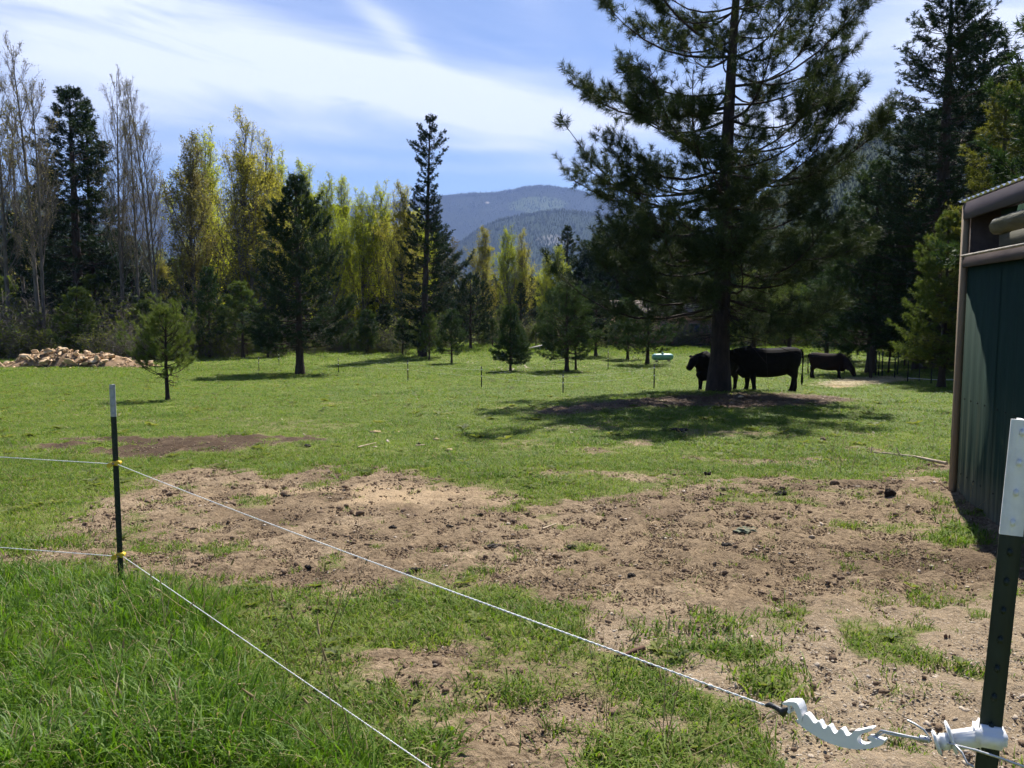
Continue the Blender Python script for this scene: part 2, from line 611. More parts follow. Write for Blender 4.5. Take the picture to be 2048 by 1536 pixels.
M['cloth'] = surf('cloth', (0.085, 0.095, 0.060), (0.17, 0.18, 0.115), 12, 0.85, 0.4, 90, bdist=0.005)
M['litter'] = leaf_mat('litter', [(0.07, 0.04, 0.024), (0.14, 0.085, 0.05), (0.22, 0.15, 0.09)], 0.1, 0.7, 0.2, 2.0, (1.1, 1.0, 0.8))


def mat_ground():
    m, nt, N, L = new_mat('ground')
    out = N.new('ShaderNodeOutputMaterial')
    p = N.new('ShaderNodeBsdfPrincipled')
    geo = N.new('ShaderNodeNewGeometry')
    pos = geo.outputs['Position']

    def attr(n):
        a = N.new('ShaderNodeAttribute')
        a.attribute_name = n
        return a.outputs['Fac']
    dirt, mud, pale, gravel = attr('dirt'), attr('mud'), attr('pale'), attr('gravel')
    n1 = noise_node(N, L, pos, 1.1, 6, 0.62, 0.4)
    n2 = noise_node(N, L, pos, 14, 6, 0.7)
    n3 = noise_node(N, L, pos, 55, 4, 0.7)
    dcol = ramp(N, L, n1.outputs['Fac'], [(0.28, (0.148, 0.107, 0.068)), (0.52, (0.228, 0.169, 0.109)), (0.75, (0.318, 0.245, 0.165))]).outputs[0]
    fine = ramp(N, L, n2.outputs['Fac'], [(0.30, (0.42, 0.38, 0.34)), (0.5, (1, 0.99, 0.96)), (0.72, (1.42, 1.40, 1.34))]).outputs[0]
    dcol = mixc(N, L, 1.0, dcol, fine, 'MULTIPLY')
    n6 = noise_node(N, L, pos, 38, 3, 0.6)
    crumb = ramp(N, L, n6.outputs['Fac'], [(0.36, (0.38, 0.34, 0.30)), (0.47, (1, 1, 1))]).outputs[0]
    dcol = mixc(N, L, 0.85, dcol, crumb, 'MULTIPLY')
    dcol = mixc(N, L, mth(N, L, 'MULTIPLY', pale, 0.85), dcol, (0.43, 0.315, 0.19))
    dcol = mixc(N, L, mth(N, L, 'MULTIPLY', gravel, 0.5), dcol, (0.335, 0.262, 0.178))
    spk = ramp(N, L, n3.outputs['Fac'], [(0.56, (0, 0, 0)), (0.66, (1, 1, 1))]).outputs[0]
    dcol = mixc(N, L, mth(N, L, 'MULTIPLY', mth(N, L, 'MULTIPLY', gravel, 0.75), spk), dcol, (0.42, 0.36, 0.29))
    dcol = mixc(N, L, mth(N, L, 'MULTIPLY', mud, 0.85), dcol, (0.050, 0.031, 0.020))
    n4 = noise_node(N, L, pos, 0.35, 5, 0.6)
    gcol = ramp(N, L, n4.outputs['Fac'], [(0.3, (0.085, 0.122, 0.023)), (0.55, (0.135, 0.172, 0.032)), (0.75, (0.178, 0.200, 0.048))]).outputs[0]
    gf = ramp(N, L, n2.outputs['Fac'], [(0.3, (0.5, 0.55, 0.5)), (0.5, (1, 1, 1)), (0.75, (1.3, 1.25, 1.1))]).outputs[0]
    gcol = mixc(N, L, 1.0, gcol, gf, 'MULTIPLY')
    n5 = noise_node(N, L, pos, 26, 5, 0.75)
    soil = ramp(N, L, n5.outputs['Fac'], [(0.45, (0, 0, 0)), (0.60, (1, 1, 1))]).outputs[0]
    sxyz = N.new('ShaderNodeSeparateXYZ')
    L.new(pos, sxyz.inputs[0])
    nearf = mth(N, L, 'SUBTRACT', 1.0, mth(N, L, 'MULTIPLY', mth(N, L, 'SUBTRACT', sxyz.outputs[1], 6.0), 0.10, True), True)
    gcol = mixc(N, L, mth(N, L, 'MULTIPLY', soil, mth(N, L, 'ADD', 0.16, mth(N, L, 'MULTIPLY', nearf, 0.5))), gcol, (0.19, 0.135, 0.082))
    edge = mth(N, L, 'ADD', dirt, mth(N, L, 'MULTIPLY', mth(N, L, 'SUBTRACT', n2.outputs['Fac'], 0.5), 0.9))
    ef = ramp(N, L, edge, [(0.30, (0, 0, 0)), (0.62, (1, 1, 1))]).outputs[0]
    col = mixc(N, L, ef, gcol, dcol)
    L.new(col, p.inputs['Base Color'])
    p.inputs['Roughness'].default_value = 0.95
    p.inputs['Specular IOR Level'].default_value = 0.12
    h = mth(N, L, 'ADD', mth(N, L, 'MULTIPLY', n2.outputs['Fac'], 1.0), mth(N, L, 'MULTIPLY', n3.outputs['Fac'], 0.35))
    b = N.new('ShaderNodeBump')
    b.inputs['Strength'].default_value = 0.9
    b.inputs['Distance'].default_value = 0.055
    L.new(h, b.inputs['Height'])
    L.new(b.outputs[0], p.inputs['Normal'])
    L.new(p.outputs[0], out.inputs['Surface'])
    return m


def mat_mountain(name, cols, patches=(), scale=0.02):
    """forest seen from far; patches = (centre, radii, colour) of clearings and scree"""
    m, nt, N, L = new_mat(name)
    out = N.new('ShaderNodeOutputMaterial')
    p = N.new('ShaderNodeBsdfPrincipled')
    geo = N.new('ShaderNodeNewGeometry')
    n1 = noise_node(N, L, geo.outputs['Position'], scale, 6, 0.65)
    col = ramp(N, L, n1.outputs['Fac'], [(0.3, cols[0]), (0.7, cols[1])]).outputs[0]
    n2 = noise_node(N, L, geo.outputs['Position'], scale * 0.35, 5, 0.65)
    for (c, r, pc, pc2) in patches:
        sub = N.new('ShaderNodeVectorMath')
        sub.operation = 'SUBTRACT'
        L.new(geo.outputs['Position'], sub.inputs[0])
        sub.inputs[1].default_value = c
        dv = N.new('ShaderNodeVectorMath')
        dv.operation = 'DIVIDE'
        L.new(sub.outputs[0], dv.inputs[0])
        dv.inputs[1].default_value = r
        ln = N.new('ShaderNodeVectorMath')
        ln.operation = 'LENGTH'
        L.new(dv.outputs[0], ln.inputs[0])
        f = mth(N, L, 'ADD', ln.outputs['Value'], mth(N, L, 'MULTIPLY', mth(N, L, 'SUBTRACT', n2.outputs['Fac'], 0.5), 1.2))
        fr = ramp(N, L, f, [(0.80, (1, 1, 1)), (0.98, (0, 0, 0))]).outputs[0]
        pcol = ramp(N, L, n1.outputs['Fac'], [(0.35, pc), (0.65, pc2)]).outputs[0]
        col = mixc(N, L, fr, col, pcol)
    L.new(col, p.inputs['Base Color'])
    p.inputs['Roughness'].default_value = 1.0
    p.inputs['Specular IOR Level'].default_value = 0.05
    L.new(p.outputs[0], out.inputs['Surface'])
    return m


# ------------------------------------------------------------------ instancing for what nobody could count (grass, gravel, far woods)
def scatter(name, P, rot, scl, var, meshes, label, cat, kind='stuff'):
    P = np.asarray(P, np.float32)
    n = len(P)
    src = bpy.data.collections.new('source_' + name)
    for i, me in enumerate(meshes):
        o = bpy.data.objects.new('%s_%02d' % (name + '_source', i), me)
        src.objects.link(o)
    me = bpy.data.meshes.new(name)
    me.vertices.add(n)
    me.vertices.foreach_set('co', P.ravel())
    for nm, tp, dat, key in (('irot', 'FLOAT_VECTOR', rot, 'vector'), ('iscl', 'FLOAT_VECTOR', scl, 'vector'), ('ivar', 'INT', var, 'value')):
        a = me.attributes.new(nm, tp, 'POINT')
        a.data.foreach_set(key, np.ascontiguousarray(dat, np.int32 if tp == 'INT' else np.float32).ravel())
    me.update()
    o = link(name, me)
    ng = bpy.data.node_groups.new('scatter_' + name, 'GeometryNodeTree')
    ng.interface.new_socket('Geometry', in_out='INPUT', socket_type='NodeSocketGeometry')
    ng.interface.new_socket('Geometry', in_out='OUTPUT', socket_type='NodeSocketGeometry')
    N, L = ng.nodes, ng.links
    gi, go = N.new('NodeGroupInput'), N.new('NodeGroupOutput')
    ci = N.new('GeometryNodeCollectionInfo')
    ci.inputs['Collection'].default_value = src
    ci.inputs['Separate Children'].default_value = True
    ci.inputs['Reset Children'].default_value = True
    ip = N.new('GeometryNodeInstanceOnPoints')
    ip.inputs['Pick Instance'].default_value = True

    def na(nm, tp):
        a = N.new('GeometryNodeInputNamedAttribute')
        a.data_type = tp
        a.inputs['Name'].default_value = nm
        return a.outputs['Attribute']
    L.new(gi.outputs[0], ip.inputs['Points'])
    L.new(ci.outputs[0], ip.inputs['Instance'])
    L.new(na('ivar', 'INT'), ip.inputs['Instance Index'])
    L.new(na('irot', 'FLOAT_VECTOR'), ip.inputs['Rotation'])
    L.new(na('iscl', 'FLOAT_VECTOR'), ip.inputs['Scale'])
    L.new(ip.outputs[0], go.inputs[0])
    md = o.modifiers.new('scatter', 'NODES')
    md.node_group = ng
    tag(o, label, cat, kind=kind)
    return o


# ================================================================== GROUND
DIRT_MAIN = poly_world([(105, 1075), (150, 1030), (250, 985), (300, 955), (380, 932), (470, 938), (560, 950), (640, 938), (770, 935), (880, 962), (960, 985),
                        (1010, 1005), (1120, 1003), (1250, 992), (1400, 968), (1540, 955), (1620, 985), (1700, 962), (1780, 943), (1910, 928),
                        (1990, 1010), (2150, 1060), (2300, 1150), (2300, 1180), (2048, 1185), (1860, 1195), (1700, 1215), (1500, 1240), (1300, 1260), (1180, 1255),
                        (1120, 1210), (1000, 1190), (860, 1192), (700, 1197), (560, 1185), (430, 1160), (330, 1145), (240, 1125), (0, 1122), (-150, 1130),
                        (-150, 1100), (60, 1098), (230, 1108), (300, 1090), (240, 1080)])
DIRT_LOW = poly_world([(1130, 1250), (1500, 1235), (2048, 1190), (2300, 1190), (2400, 1536), (2300, 1650), (1350, 1650), (1200, 1480), (1330, 1400), (1250, 1330)])
DIRT_MIX = poly_world([(590, 1330), (720, 1290), (900, 1270), (1130, 1250), (1340, 1400), (1200, 1480), (1350, 1650), (900, 1650), (880, 1500), (700, 1400)])
MUD = poly_world([(95, 890), (220, 873), (420, 868), (600, 872), (640, 880), (560, 895), (400, 912), (230, 915), (130, 905)])
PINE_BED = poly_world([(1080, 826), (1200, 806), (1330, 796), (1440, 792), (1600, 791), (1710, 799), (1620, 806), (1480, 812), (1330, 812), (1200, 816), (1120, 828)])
HAY = poly_world([(1625, 775), (1660, 765), (1700, 756), (1790, 752), (1830, 758), (1720, 770), (1690, 778)])
LONG = poly_world([(-200, 1128), (100, 1128), (240, 1133), (420, 1165), (520, 1200), (560, 1290), (640, 1400), (800, 1480), (900, 1700), (-200, 1700)])
SHED_GRASS = poly_world([(1845, 1080), (1900, 1040), (1960, 1060), (1985, 1085), (1900, 1095)])
TUFT_LOW = poly_world([(700, 1205), (1000, 1195), (1110, 1225), (1150, 1265), (1090, 1290), (950, 1262), (800, 1290), (690, 1300), (600, 1260)])


def masks(P):
    """dirt, mud, pale, gravel, long at ground points P (n, 2)"""
    x, y = P[:, 0], P[:, 1]
    w = np.clip(y / 9.0, 0.35, 2.2)
    nz = (fbm(x * 1.7, y * 1.3, 4) - 0.5) * 1.5 + (fbm(x * 6 + 4, y * 5 + 7, 3) - 0.5) * 0.55
    nz = nz * w

    def m(poly, soft):
        return 1 - smooth(-soft, soft, sdist(P, poly) + nz * 0.9)
    d1 = 1 - smooth(-0.75, 0.6, sdist(P, DIRT_MAIN) - 0.22 + nz * 0.62)
    patch = fbm(x * 2.3 + 40, y * 2.1 + 3, 4)
    tuft = smooth(0.55, 0.66, fbm(x * 3.1 + 9, y * 2.4 + 21, 3))
    d_main = d1 * (1 - 0.55 * tuft * (fbm(x * 0.7, y * 0.7 + 50, 2) > 0.5))
    d_low = m(DIRT_LOW, 0.25) * (0.30 + 0.66 * smooth(0.63, 0.54, patch))
    d_mix = m(DIRT_MIX, 0.3) * (0.50 + 0.45 * smooth(0.56, 0.46, patch))
    mud = m(MUD, 0.45) * smooth(0.22, 0.42, fbm(x * 1.2 + 7, y * 2.5 + 9, 3))
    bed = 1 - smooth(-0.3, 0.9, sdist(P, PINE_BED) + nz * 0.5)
    # thin worn spots in the grazed grass beyond the bare ground
    worn = smooth(0.56, 0.74, fbm(x * 0.9 + 30, y * 0.8 + 12, 4)) * 0.55 * (0.4 + 1.2 * fbm(x * 5, y * 5, 3)) * smooth(7, 9, y) * smooth(24, 14, y) * smooth(-3, 1.5, x)
    worn2 = smooth(0.66, 0.74, fbm(x * 0.6 + 80, y * 0.5 + 2, 3)) * 0.4 * smooth(9, 14, y) * smooth(45, 28, y)
    hay = 1 - smooth(-0.6, 0.6, sdist(P, HAY) + nz * 0.3)
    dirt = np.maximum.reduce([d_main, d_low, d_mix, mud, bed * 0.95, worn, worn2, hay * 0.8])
    sg = 1 - smooth(-0.12, 0.12, sdist(P, SHED_GRASS))
    tl = 1 - smooth(-0.15, 0.2, sdist(P, TUFT_LOW) + nz * 0.25)
    dirt = dirt * (1 - np.maximum(sg, tl * 0.85))
    c1 = ground_px(720, 990)
    c2 = ground_px(1800, 950)
    pale = np.maximum(np.exp(-(((x - c1[0]) / 1.5) ** 2 + ((y - c1[1]) / 0.7) ** 2)), 0.7 * np.exp(-(((x - c2[0]) / 1.0) ** 2 + ((y - c2[1]) / 0.8) ** 2)))
    pale = np.maximum(pale * smooth(0.35, 0.6, fbm(x * 2 + 1, y * 2, 3)), hay)
    gravel = np.clip(m(DIRT_LOW, 0.5), 0, 1)
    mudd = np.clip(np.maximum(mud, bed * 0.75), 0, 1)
    darkp = smooth(0.56, 0.66, fbm(x * 0.8 + 61, y * 0.9 + 17, 3)) * d1 * 0.35
    c3 = ground_px(1900, 1130)
    dark_band = 0.55 * np.exp(-(((x - c3[0]) / 1.4) ** 2 + ((y - c3[1]) / 0.45) ** 2))  # darker band of ground in front of the shed
    mudd = np.maximum.reduce([mudd, darkp, dark_band])
    lng = 1 - smooth(-0.55, 0.15, sdist(P, LONG) + nz * 0.35)
    return np.clip(dirt, 0, 1), mudd, pale, gravel, lng, sg, bed


def build_ground():
    ys = [-40, -25, -15, -8, -4, -1, 0.6]
    y = 1.2
    while y < 130:
        ys.append(y)
        y += 0.044 + 0.0075 * max(0, y - 3)
    while y < 14000:
        ys.append(y)
        y *= 1.16
    xs = [0.0]
    x = 0.0
    while x < 130:
        x += 0.05 + 0.022 * max(0, x - 3)
        xs.append(x)
    while x < 14000:
        x *= 1.2
        xs.append(x)
    xs = np.array(sorted([-a for a in xs[1:]] + xs))
    ys = np.array(ys)
    X, Y = np.meshgrid(xs, ys)
    nx, ny = len(xs), len(ys)
    P = np.stack([X.ravel(), Y.ravel()], 1)
    Z = G(P[:, 0], P[:, 1])
    near = (np.abs(P[:, 0]) < 60) & (P[:, 1] > 0) & (P[:, 1] < 95)
    att = [np.zeros(len(P)) for _ in range(4)]
    res = masks(P[near])
    for a, r in zip(att, res[:4]):
        a[near] = r
    # trampled relief of the bare ground
    rough = fbm(P[:, 0] * 5.5, P[:, 1] * 5.5, 3) - 0.5
    hoof = fbm(P[:, 0] * 11 + 5, P[:, 1] * 11, 2) - 0.5
    Z = Z + att[0] * (rough * 0.09 + hoof * 0.075) * smooth(60, 20, P[:, 1])
    Z = Z + att[1] * rough * 0.10 * smooth(60, 20, P[:, 1])
    V = np.stack([P[:, 0], P[:, 1], Z], 1)
    i, j = np.meshgrid(np.arange(ny - 1), np.arange(nx - 1), indexing='ij')
    a = (i * nx + j).ravel()
    f = np.stack([a, a + 1, a + nx + 1, a + nx], 1)
    o = MB().add(V, f).build('ground', mat_ground(), smooth_faces=True)
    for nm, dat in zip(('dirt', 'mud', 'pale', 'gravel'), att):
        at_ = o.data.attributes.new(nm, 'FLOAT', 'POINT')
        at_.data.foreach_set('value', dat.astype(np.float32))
    tag(o, 'grazed pasture ground with bare trampled dirt', kind='structure')


build_ground()


# ================================================================== HILLS
def hill(name, label, ridge, d_ridge, d_foot, mat, fore=0.55, nrow=46, ncol=220, bump=12, seed=3, curve=1.25, back=1.5):
    """a slope from its foot up to a ridge drawn as (u, v) points; returns object and a sampler"""
    ru = np.array([r[0] for r in ridge], float)
    rv = np.array([r[1] for r in ridge], float)
    us = np.linspace(ru[0], ru[-1], ncol)
    vs = np.interp(us, ru, rv)
    k = np.ones(7) / 7
    vs = np.convolve(np.pad(vs, 3, mode='edge'), k, 'valid')
    top = np.array([at(u, v, d_ridge) for u, v in zip(us, vs)])

    def point(fu, ft):
        c = fu * (ncol - 1)
        tx = np.interp(c, np.arange(ncol), top[:, 0])
        tz = np.interp(c, np.arange(ncol), top[:, 2])
        s = np.clip(ft, 0, 1)
        d = d_foot + (d_ridge - d_foot) * ft
        x = tx * d / d_ridge
        z0 = -4.0
        z = np.where(ft <= 1, z0 + (tz - z0) * s ** curve, tz - (tz - z0) * (ft - 1) * back)
        wx = x * 0.004
        wy = d * 0.004
        z = z + (fbm(wx * 400 / d_ridge * 4 + seed, wy * 400 / d_ridge * 4, 4) - 0.5) * bump * 4 * s * (1.15 - s) * 1.6
        z = z + (fbm(wx * 12 + seed, wy * 12, 3) - 0.5) * bump * 0.5
        return np.stack([x, d, z], -1)
    ft = np.concatenate([np.linspace(0, 1, nrow), [1.06, 1.2, 1.5]])
    FU, FT = np.meshgrid(np.linspace(0, 1, ncol), ft)
    V = point(FU.ravel(), FT.ravel())
    nr = len(ft)
    i, j = np.meshgrid(np.arange(nr - 1), np.arange(ncol - 1), indexing='ij')
    a = (i * ncol + j).ravel()
    f = np.stack([a, a + 1, a + ncol + 1, a + ncol], 1)
    o = MB().add(V, f).build(name, mat, smooth_faces=True)
    tag(o, label, kind='structure')
    return o, point


def fir_mesh(name, mat, tiers=4, k=6, seed=1):
    """small far fir: stacked ragged skirts, 1 m tall"""
    r = np.random.default_rng(seed)
    mb = MB()
    for t in range(tiers):
        z0 = 0.06 + 0.86 * t / tiers
        z1 = min(1.0, z0 + 0.46 - 0.06 * t)
        R = 0.19 * (1 - t / (tiers + 0.6))
        a = np.arange(k) * 2 * math.pi / k + r.uniform(0, 6)
        rr = R * r.uniform(0.75, 1.2, k)
        V = np.vstack([np.stack([rr * np.cos(a), rr * np.sin(a), z0 + r.uniform(-0.03, 0.03, k)], 1), [[0, 0, z1]]])
        mb.add(V, [[i, (i + 1) % k, k] for i in range(k)])
    return mb.mesh(name, mat)


M['far_fir'] = leaf_mat('far_fir', [(0.014, 0.026, 0.014), (0.026, 0.044, 0.020), (0.040, 0.058, 0.024)], 0.1, 0.8, 0.1, 0.01, (1, 1.1, 0.6), 0.5)
M['far_fir2'] = leaf_mat('far_fir2', [(0.011, 0.024, 0.010), (0.019, 0.036, 0.013), (0.029, 0.048, 0.016)], 0.05, 0.8, 0.1, 0.01, (1, 1.1, 0.6), 0.5)
FIRS = [fir_mesh('fir%d' % i, M['far_fir'], 3, 5, i) for i in range(3)]
FIRS2 = [fir_mesh('firb%d' % i, M['far_fir2'], 4, 6, i + 9) for i in range(3)]

D1, D2, D3, D4 = 6400.0, 3600.0, 800.0, 1300.0
pc = at(1085, 398, D1 * 0.93)
mt1 = mat_mountain('mountain_forest', ((0.016, 0.026, 0.018), (0.034, 0.046, 0.024)),
                   [(tuple(at(1075, 398, D1 * 0.90)), (270, 900, 88), (0.060, 0.090, 0.034), (0.095, 0.120, 0.046)),
                    (tuple(at(972, 396, D1 * 0.93)), (20, 600, 11), (0.28, 0.26, 0.24), (0.36, 0.34, 0.31))], 0.012)
R1 = [(-500, 420), (0, 402), (120, 408), (230, 398), (300, 384), (360, 388), (430, 398), (520, 408), (640, 415), (780, 408), (830, 398), (890, 390), (960, 384),
      (1005, 386), (1035, 374), (1085, 367), (1130, 374), (1190, 388), (1260, 408), (1340, 440), (1450, 470), (1700, 480), (2500, 470)]
mountain, mp1 = hill('mountain', 'blue hazy forested mountain on the skyline', R1, D1, 4300, mt1, bump=26, seed=4, ncol=320)
mt2 = mat_mountain('foothill_forest', ((0.014, 0.026, 0.016), (0.032, 0.048, 0.024)),
                   [(tuple(at(1112, 486, D2 * 0.86)), (76, 300, 40), (0.09, 0.095, 0.08), (0.15, 0.15, 0.125))], 0.02)
R2 = [(620, 640), (760, 600), (850, 552), (900, 500), (950, 462), (1000, 436), (1050, 428), (1110, 418), (1170, 424), (1240, 440), (1330, 470), (1500, 520), (1700, 560)]
foothill, mp2 = hill('foothill', 'nearer dark forested foothill below the mountain', R2, D2, 2000, mt2, bump=16, seed=8)
mt3 = mat_mountain('hillside_forest', ((0.010, 0.020, 0.010), (0.022, 0.036, 0.015)), [], 0.03)
R3 = [(1350, 560), (1430, 500), (1520, 420), (1600, 355), (1680, 318), (1760, 290), (1850, 250), (1950, 205), (2060, 170), (2300, 110), (2800, 60)]
hillside, mp3 = hill('hillside', 'steep forested hillside rising behind the right-hand trees', R3, D3, 300, mt3, bump=8, seed=12)
R4 = [(-700, 380), (-200, 392), (0, 398), (60, 402), (130, 425), (220, 470), (330, 520), (480, 560)]
ridge_left, mp4 = hill('ridge', 'dark low ridge behind the bare trees', R4, D4, 600, mt3, bump=7, seed=17)


def forest_on(name, label, point, n, h, urange, trange, meshes, seed):
    r = np.random.default_rng(seed)
    fu = r.uniform(urange[0], urange[1], n)
    ft = r.uniform(trange[0], trange[1], n)
    # more trees right at the ridge, where they show against the sky
    k = n // 7
    ft[:k] = r.uniform(0.97, 1.01, k)
    P = point(fu, ft)
    P[:, 2] -= h * 0.08
    s = h * r.uniform(0.55, 1.15, n)
    scl = np.stack([s * r.uniform(1.0, 1.5, n), s * r.uniform(1.0, 1.5, n), s], 1)
    rot = np.stack([np.zeros(n), np.zeros(n), r.uniform(0, 6.28, n)], 1)
    return scatter(name, P, rot, scl, r.integers(0, len(meshes), n), meshes, label, 'forest')


forest_on('mountain_forest', 'dark conifer forest covering the far mountain', mp1, 24000, 17, (0.2, 0.75), (0.35, 1.0), FIRS, 1)
forest_on('foothill_forest', 'dark conifer forest covering the nearer foothill', mp2, 14000, 15, (0.0, 1.0), (0.2, 1.0), FIRS, 2)
forest_on('hillside_forest', 'green conifer forest on the steep right-hand hillside', mp3, 17000, 15, (0.0, 0.75), (0.1, 1.0), FIRS2, 3)
forest_on('ridge_forest', 'dark conifer forest on the low ridge behind bare trees', mp4, 3500, 17, (0.3, 1.0), (0.2, 1.0), FIRS, 4)


# ================================================================== TREES: generators
def tufts(P, D, L, nl, m, w, r, th=(0.35, 1.15)):
    """needle brushes: shoots at P along D"""
    n = len(P)
    D = D / (np.linalg.norm(D, axis=1)[:, None] + 1e-9)
    ref = r.normal(size=(n, 3))
    U = np.cross(D, ref)
    U /= np.linalg.norm(U, axis=1)[:, None] + 1e-9
    Vv = np.cross(D, U)
    t = r.random((n, m)) ** 0.8
    ph = r.uniform(0, 2 * math.pi, (n, m))
    ang = r.uniform(th[0], th[1], (n, m))
    Ls = (np.asarray(L) * np.ones(n))[:, None]
    c, s = np.cos(ang), np.sin(ang)
    d = c[..., None] * D[:, None] + s[..., None] * (np.cos(ph)[..., None] * U[:, None] + np.sin(ph)[..., None] * Vv[:, None])
    d[..., 2] -= 0.06
    base = P[:, None] + D[:, None] * (Ls * t)[..., None]
    nlv = (np.asarray(nl) * np.ones(n))[:, None] * r.uniform(0.7, 1.15, (n, m))
    tip = base + d * nlv[..., None]
    sd = np.cross(d, r.normal(size=(n, m, 3)))
    sd /= np.linalg.norm(sd, axis=2)[..., None] + 1e-9
    sd *= (w / 2)
    V = np.stack([base - sd, base + sd, tip], 2).reshape(-1, 3)
    f = np.arange(n * m * 3).reshape(-1, 3)
    return V, f


def conifer(seed, H, prof, z0=0.15, nwh=18, nb=5, e_lo=-8, e_hi=40, upturn=0.25, twig_n=9, twig_len=0.35, tuft=(0.12, 0.14, 18, 0.012),
            trunk_r=0.2, bend=0.15, sub=2, flat=0.5, irregular=0.25, tip_n=6, top_e=60, dead=0, bark_k=10, lean=(0.0, 0.0), inner=0.3, gap=0.0, th=(0.35, 1.15), over=0.6, thin_top=0.0, clumps=0):
    """returns (wood MB, needle MB); prof(t, az) = branch length in metres at height fraction t"""
    r = np.random.default_rng(seed)
    stem, wood, leaf = MB(), MB(), MB()
    zs = np.linspace(0, 1, 16)
    tx = bend * (np.sin(zs * 4 + seed) * 0.3 * zs) + lean[0] * zs
    ty = bend * (np.cos(zs * 3 + seed * 2) * 0.3 * zs) + lean[1] * zs
    path = np.stack([tx, ty, zs * H], 1)
    rr = trunk_r * (1 - zs) ** 0.85 + 0.012
    rr[0] *= 1.35
    rr[1] *= 1.03
    first = path[0].copy()
    path0 = np.vstack([first - [0, 0, 0.4], path])
    stem.tube(path0, np.concatenate([[rr[0] * 1.25], rr]), bark_k)

    def trunk_at(t):
        return np.stack([np.interp(t, zs, path[:, 0]), np.interp(t, zs, path[:, 1]), t * H], -1)
    # primaries
    hs, azs = [], []
    for i in range(nwh):
        t = z0 + (0.985 - z0) * (i + r.uniform(-0.25, 0.25)) / nwh
        a0 = r.uniform(0, 6.28)
        for j in range(max(3, int(round(nb + r.uniform(-1.2, 1.2))))):
            qq = (t - z0) / (1 - z0)
            if r.random() < gap + thin_top * float(smooth(0.22, 0.45, qq)):
                continue
            hs.append(t + r.normal() * 0.006)
            azs.append(a0 + j * 2 * math.pi / nb + r.normal() * 0.25)
    t = np.clip(np.array(hs), z0 * 0.9, 0.985)
    az = np.array(azs)
    n = len(t)
    Lb = np.array([prof(a, b) for a, b in zip(t, az)]) * r.uniform(1 - irregular, 1 + irregular * over, n)
    Lb = np.maximum(Lb, 0.12)
    q = (t - z0) / (1 - z0)
    e = np.radians(e_lo + (e_hi - e_lo) * np.clip(q, 0, 1) ** 1.2 + r.normal(size=n) * 6)
    e = np.where(q > 0.9, np.radians(e_hi + (top_e - e_hi) * (q - 0.9) / 0.1), e)
    S = np.linspace(0, 1, 7)
    out = np.stack([np.cos(az), np.sin(az), np.zeros(n)], 1)
    side = np.stack([-np.sin(az), np.cos(az), np.zeros(n)], 1)
    wob = r.normal(size=n) * 0.10
    up = upturn * r.uniform(0.4, 1.5, n)
    b0 = trunk_at(t)

    def bpos(i, s):
        L_ = Lb[i][..., None] if np.ndim(s) == 1 else Lb[i]
        L_ = Lb[i]
        hor = L_ * s * np.cos(e[i])
        ver = L_ * (np.sin(e[i]) * s + up[i] * s ** 2.6 - 0.05 * np.sin(s * 3.14))
        return b0[i] + out[i] * hor[:, None] + side[i] * (L_ * wob[i] * np.sin(s * 2.6))[:, None] + np.stack([0 * ver, 0 * ver, ver], 1)
    idx = np.repeat(np.arange(n), 7)
    P = bpos(idx, np.tile(S, n)).reshape(n, 7, 3)
    br = np.minimum(trunk_r * 0.30, 0.010 + Lb * 0.011)
    wood.tubes(P, br[:, None] * np.array([1.0, 0.85, 0.7, 0.55, 0.42, 0.3, 0.16])[None], 5)
    # twigs
    nt = np.maximum(2, (twig_n * np.clip(Lb / np.median(Lb), 0.35, 1.5)).astype(int))
    ti = np.repeat(np.arange(n), nt)
    m = len(ti)
    lo = inner + 0.9 * thin_top * smooth(0.2, 0.45, q[ti])
    s = lo + (1 - lo) * r.random(m) ** 0.85
    if clumps:
        cc_ = r.random((n, clumps)) * 0.9 + 0.1
        pick = cc_[ti, r.integers(0, clumps, m)]
        s2 = np.clip(lo + (1 - lo) * pick + r.normal(size=m) * 0.045, lo, 1.0)
        s = np.where(r.random(m) < 0.75, s2, s)
    tb = bpos(ti, s)
    tan = bpos(ti, np.minimum(s + 0.04, 1.04)) - tb
    tan /= np.linalg.norm(tan, axis=1)[:, None] + 1e-9
    sg = np.where(r.random(m) < 0.5, -1, 1)
    upv = np.array([0, 0, 1.0])
    td = tan * r.uniform(0.45, 1.0, m)[:, None] + side[ti] * (sg * r.uniform(0.3, 0.95, m))[:, None] + upv * ((1 - flat) * r.uniform(-0.25, 0.9, m))[:, None]
    td /= np.linalg.norm(td, axis=1)[:, None] + 1e-9
    tl = twig_len * np.clip(Lb[ti], 0.5, 4) ** 0.5 * r.uniform(0.5, 1.25, m) * (1.15 - 0.45 * s)
    tipdir = td + upv * 0.25 * (1 - flat)
    tipdir /= np.linalg.norm(tipdir, axis=1)[:, None]
    mid = tb + td * (tl * 0.5)[:, None]
    end = mid + tipdir * (tl * 0.5)[:, None]
    TP = np.stack([tb, mid, end], 1)
    wood.tubes(TP, np.array([0.009, 0.007, 0.004])[None] * np.ones((m, 1)) * (0.6 + 0.3 * np.clip(trunk_r * 4, 0.5, 1.6)), 3)
    # shoots: at twig ends, along twigs, and at branch tips
    L_, nl, k, w = tuft
    Ps, Ds = [end], [tipdir]
    for _ in range(sub):
        f_ = r.uniform(0.35, 1.0, m)
        b_ = tb + td * (tl * f_)[:, None]
        d_ = td * 0.75 + r.normal(size=(m, 3)) * 0.55 + upv * 0.25 * (1 - flat)
        d_ /= np.linalg.norm(d_, axis=1)[:, None]
        Ps.append(b_)
        Ds.append(d_)
    ei = np.repeat(np.arange(n), tip_n)
    es = r.uniform(0.72, 1.0, len(ei))
    eb = bpos(ei, es)
    et = bpos(ei, es + 0.04) - eb
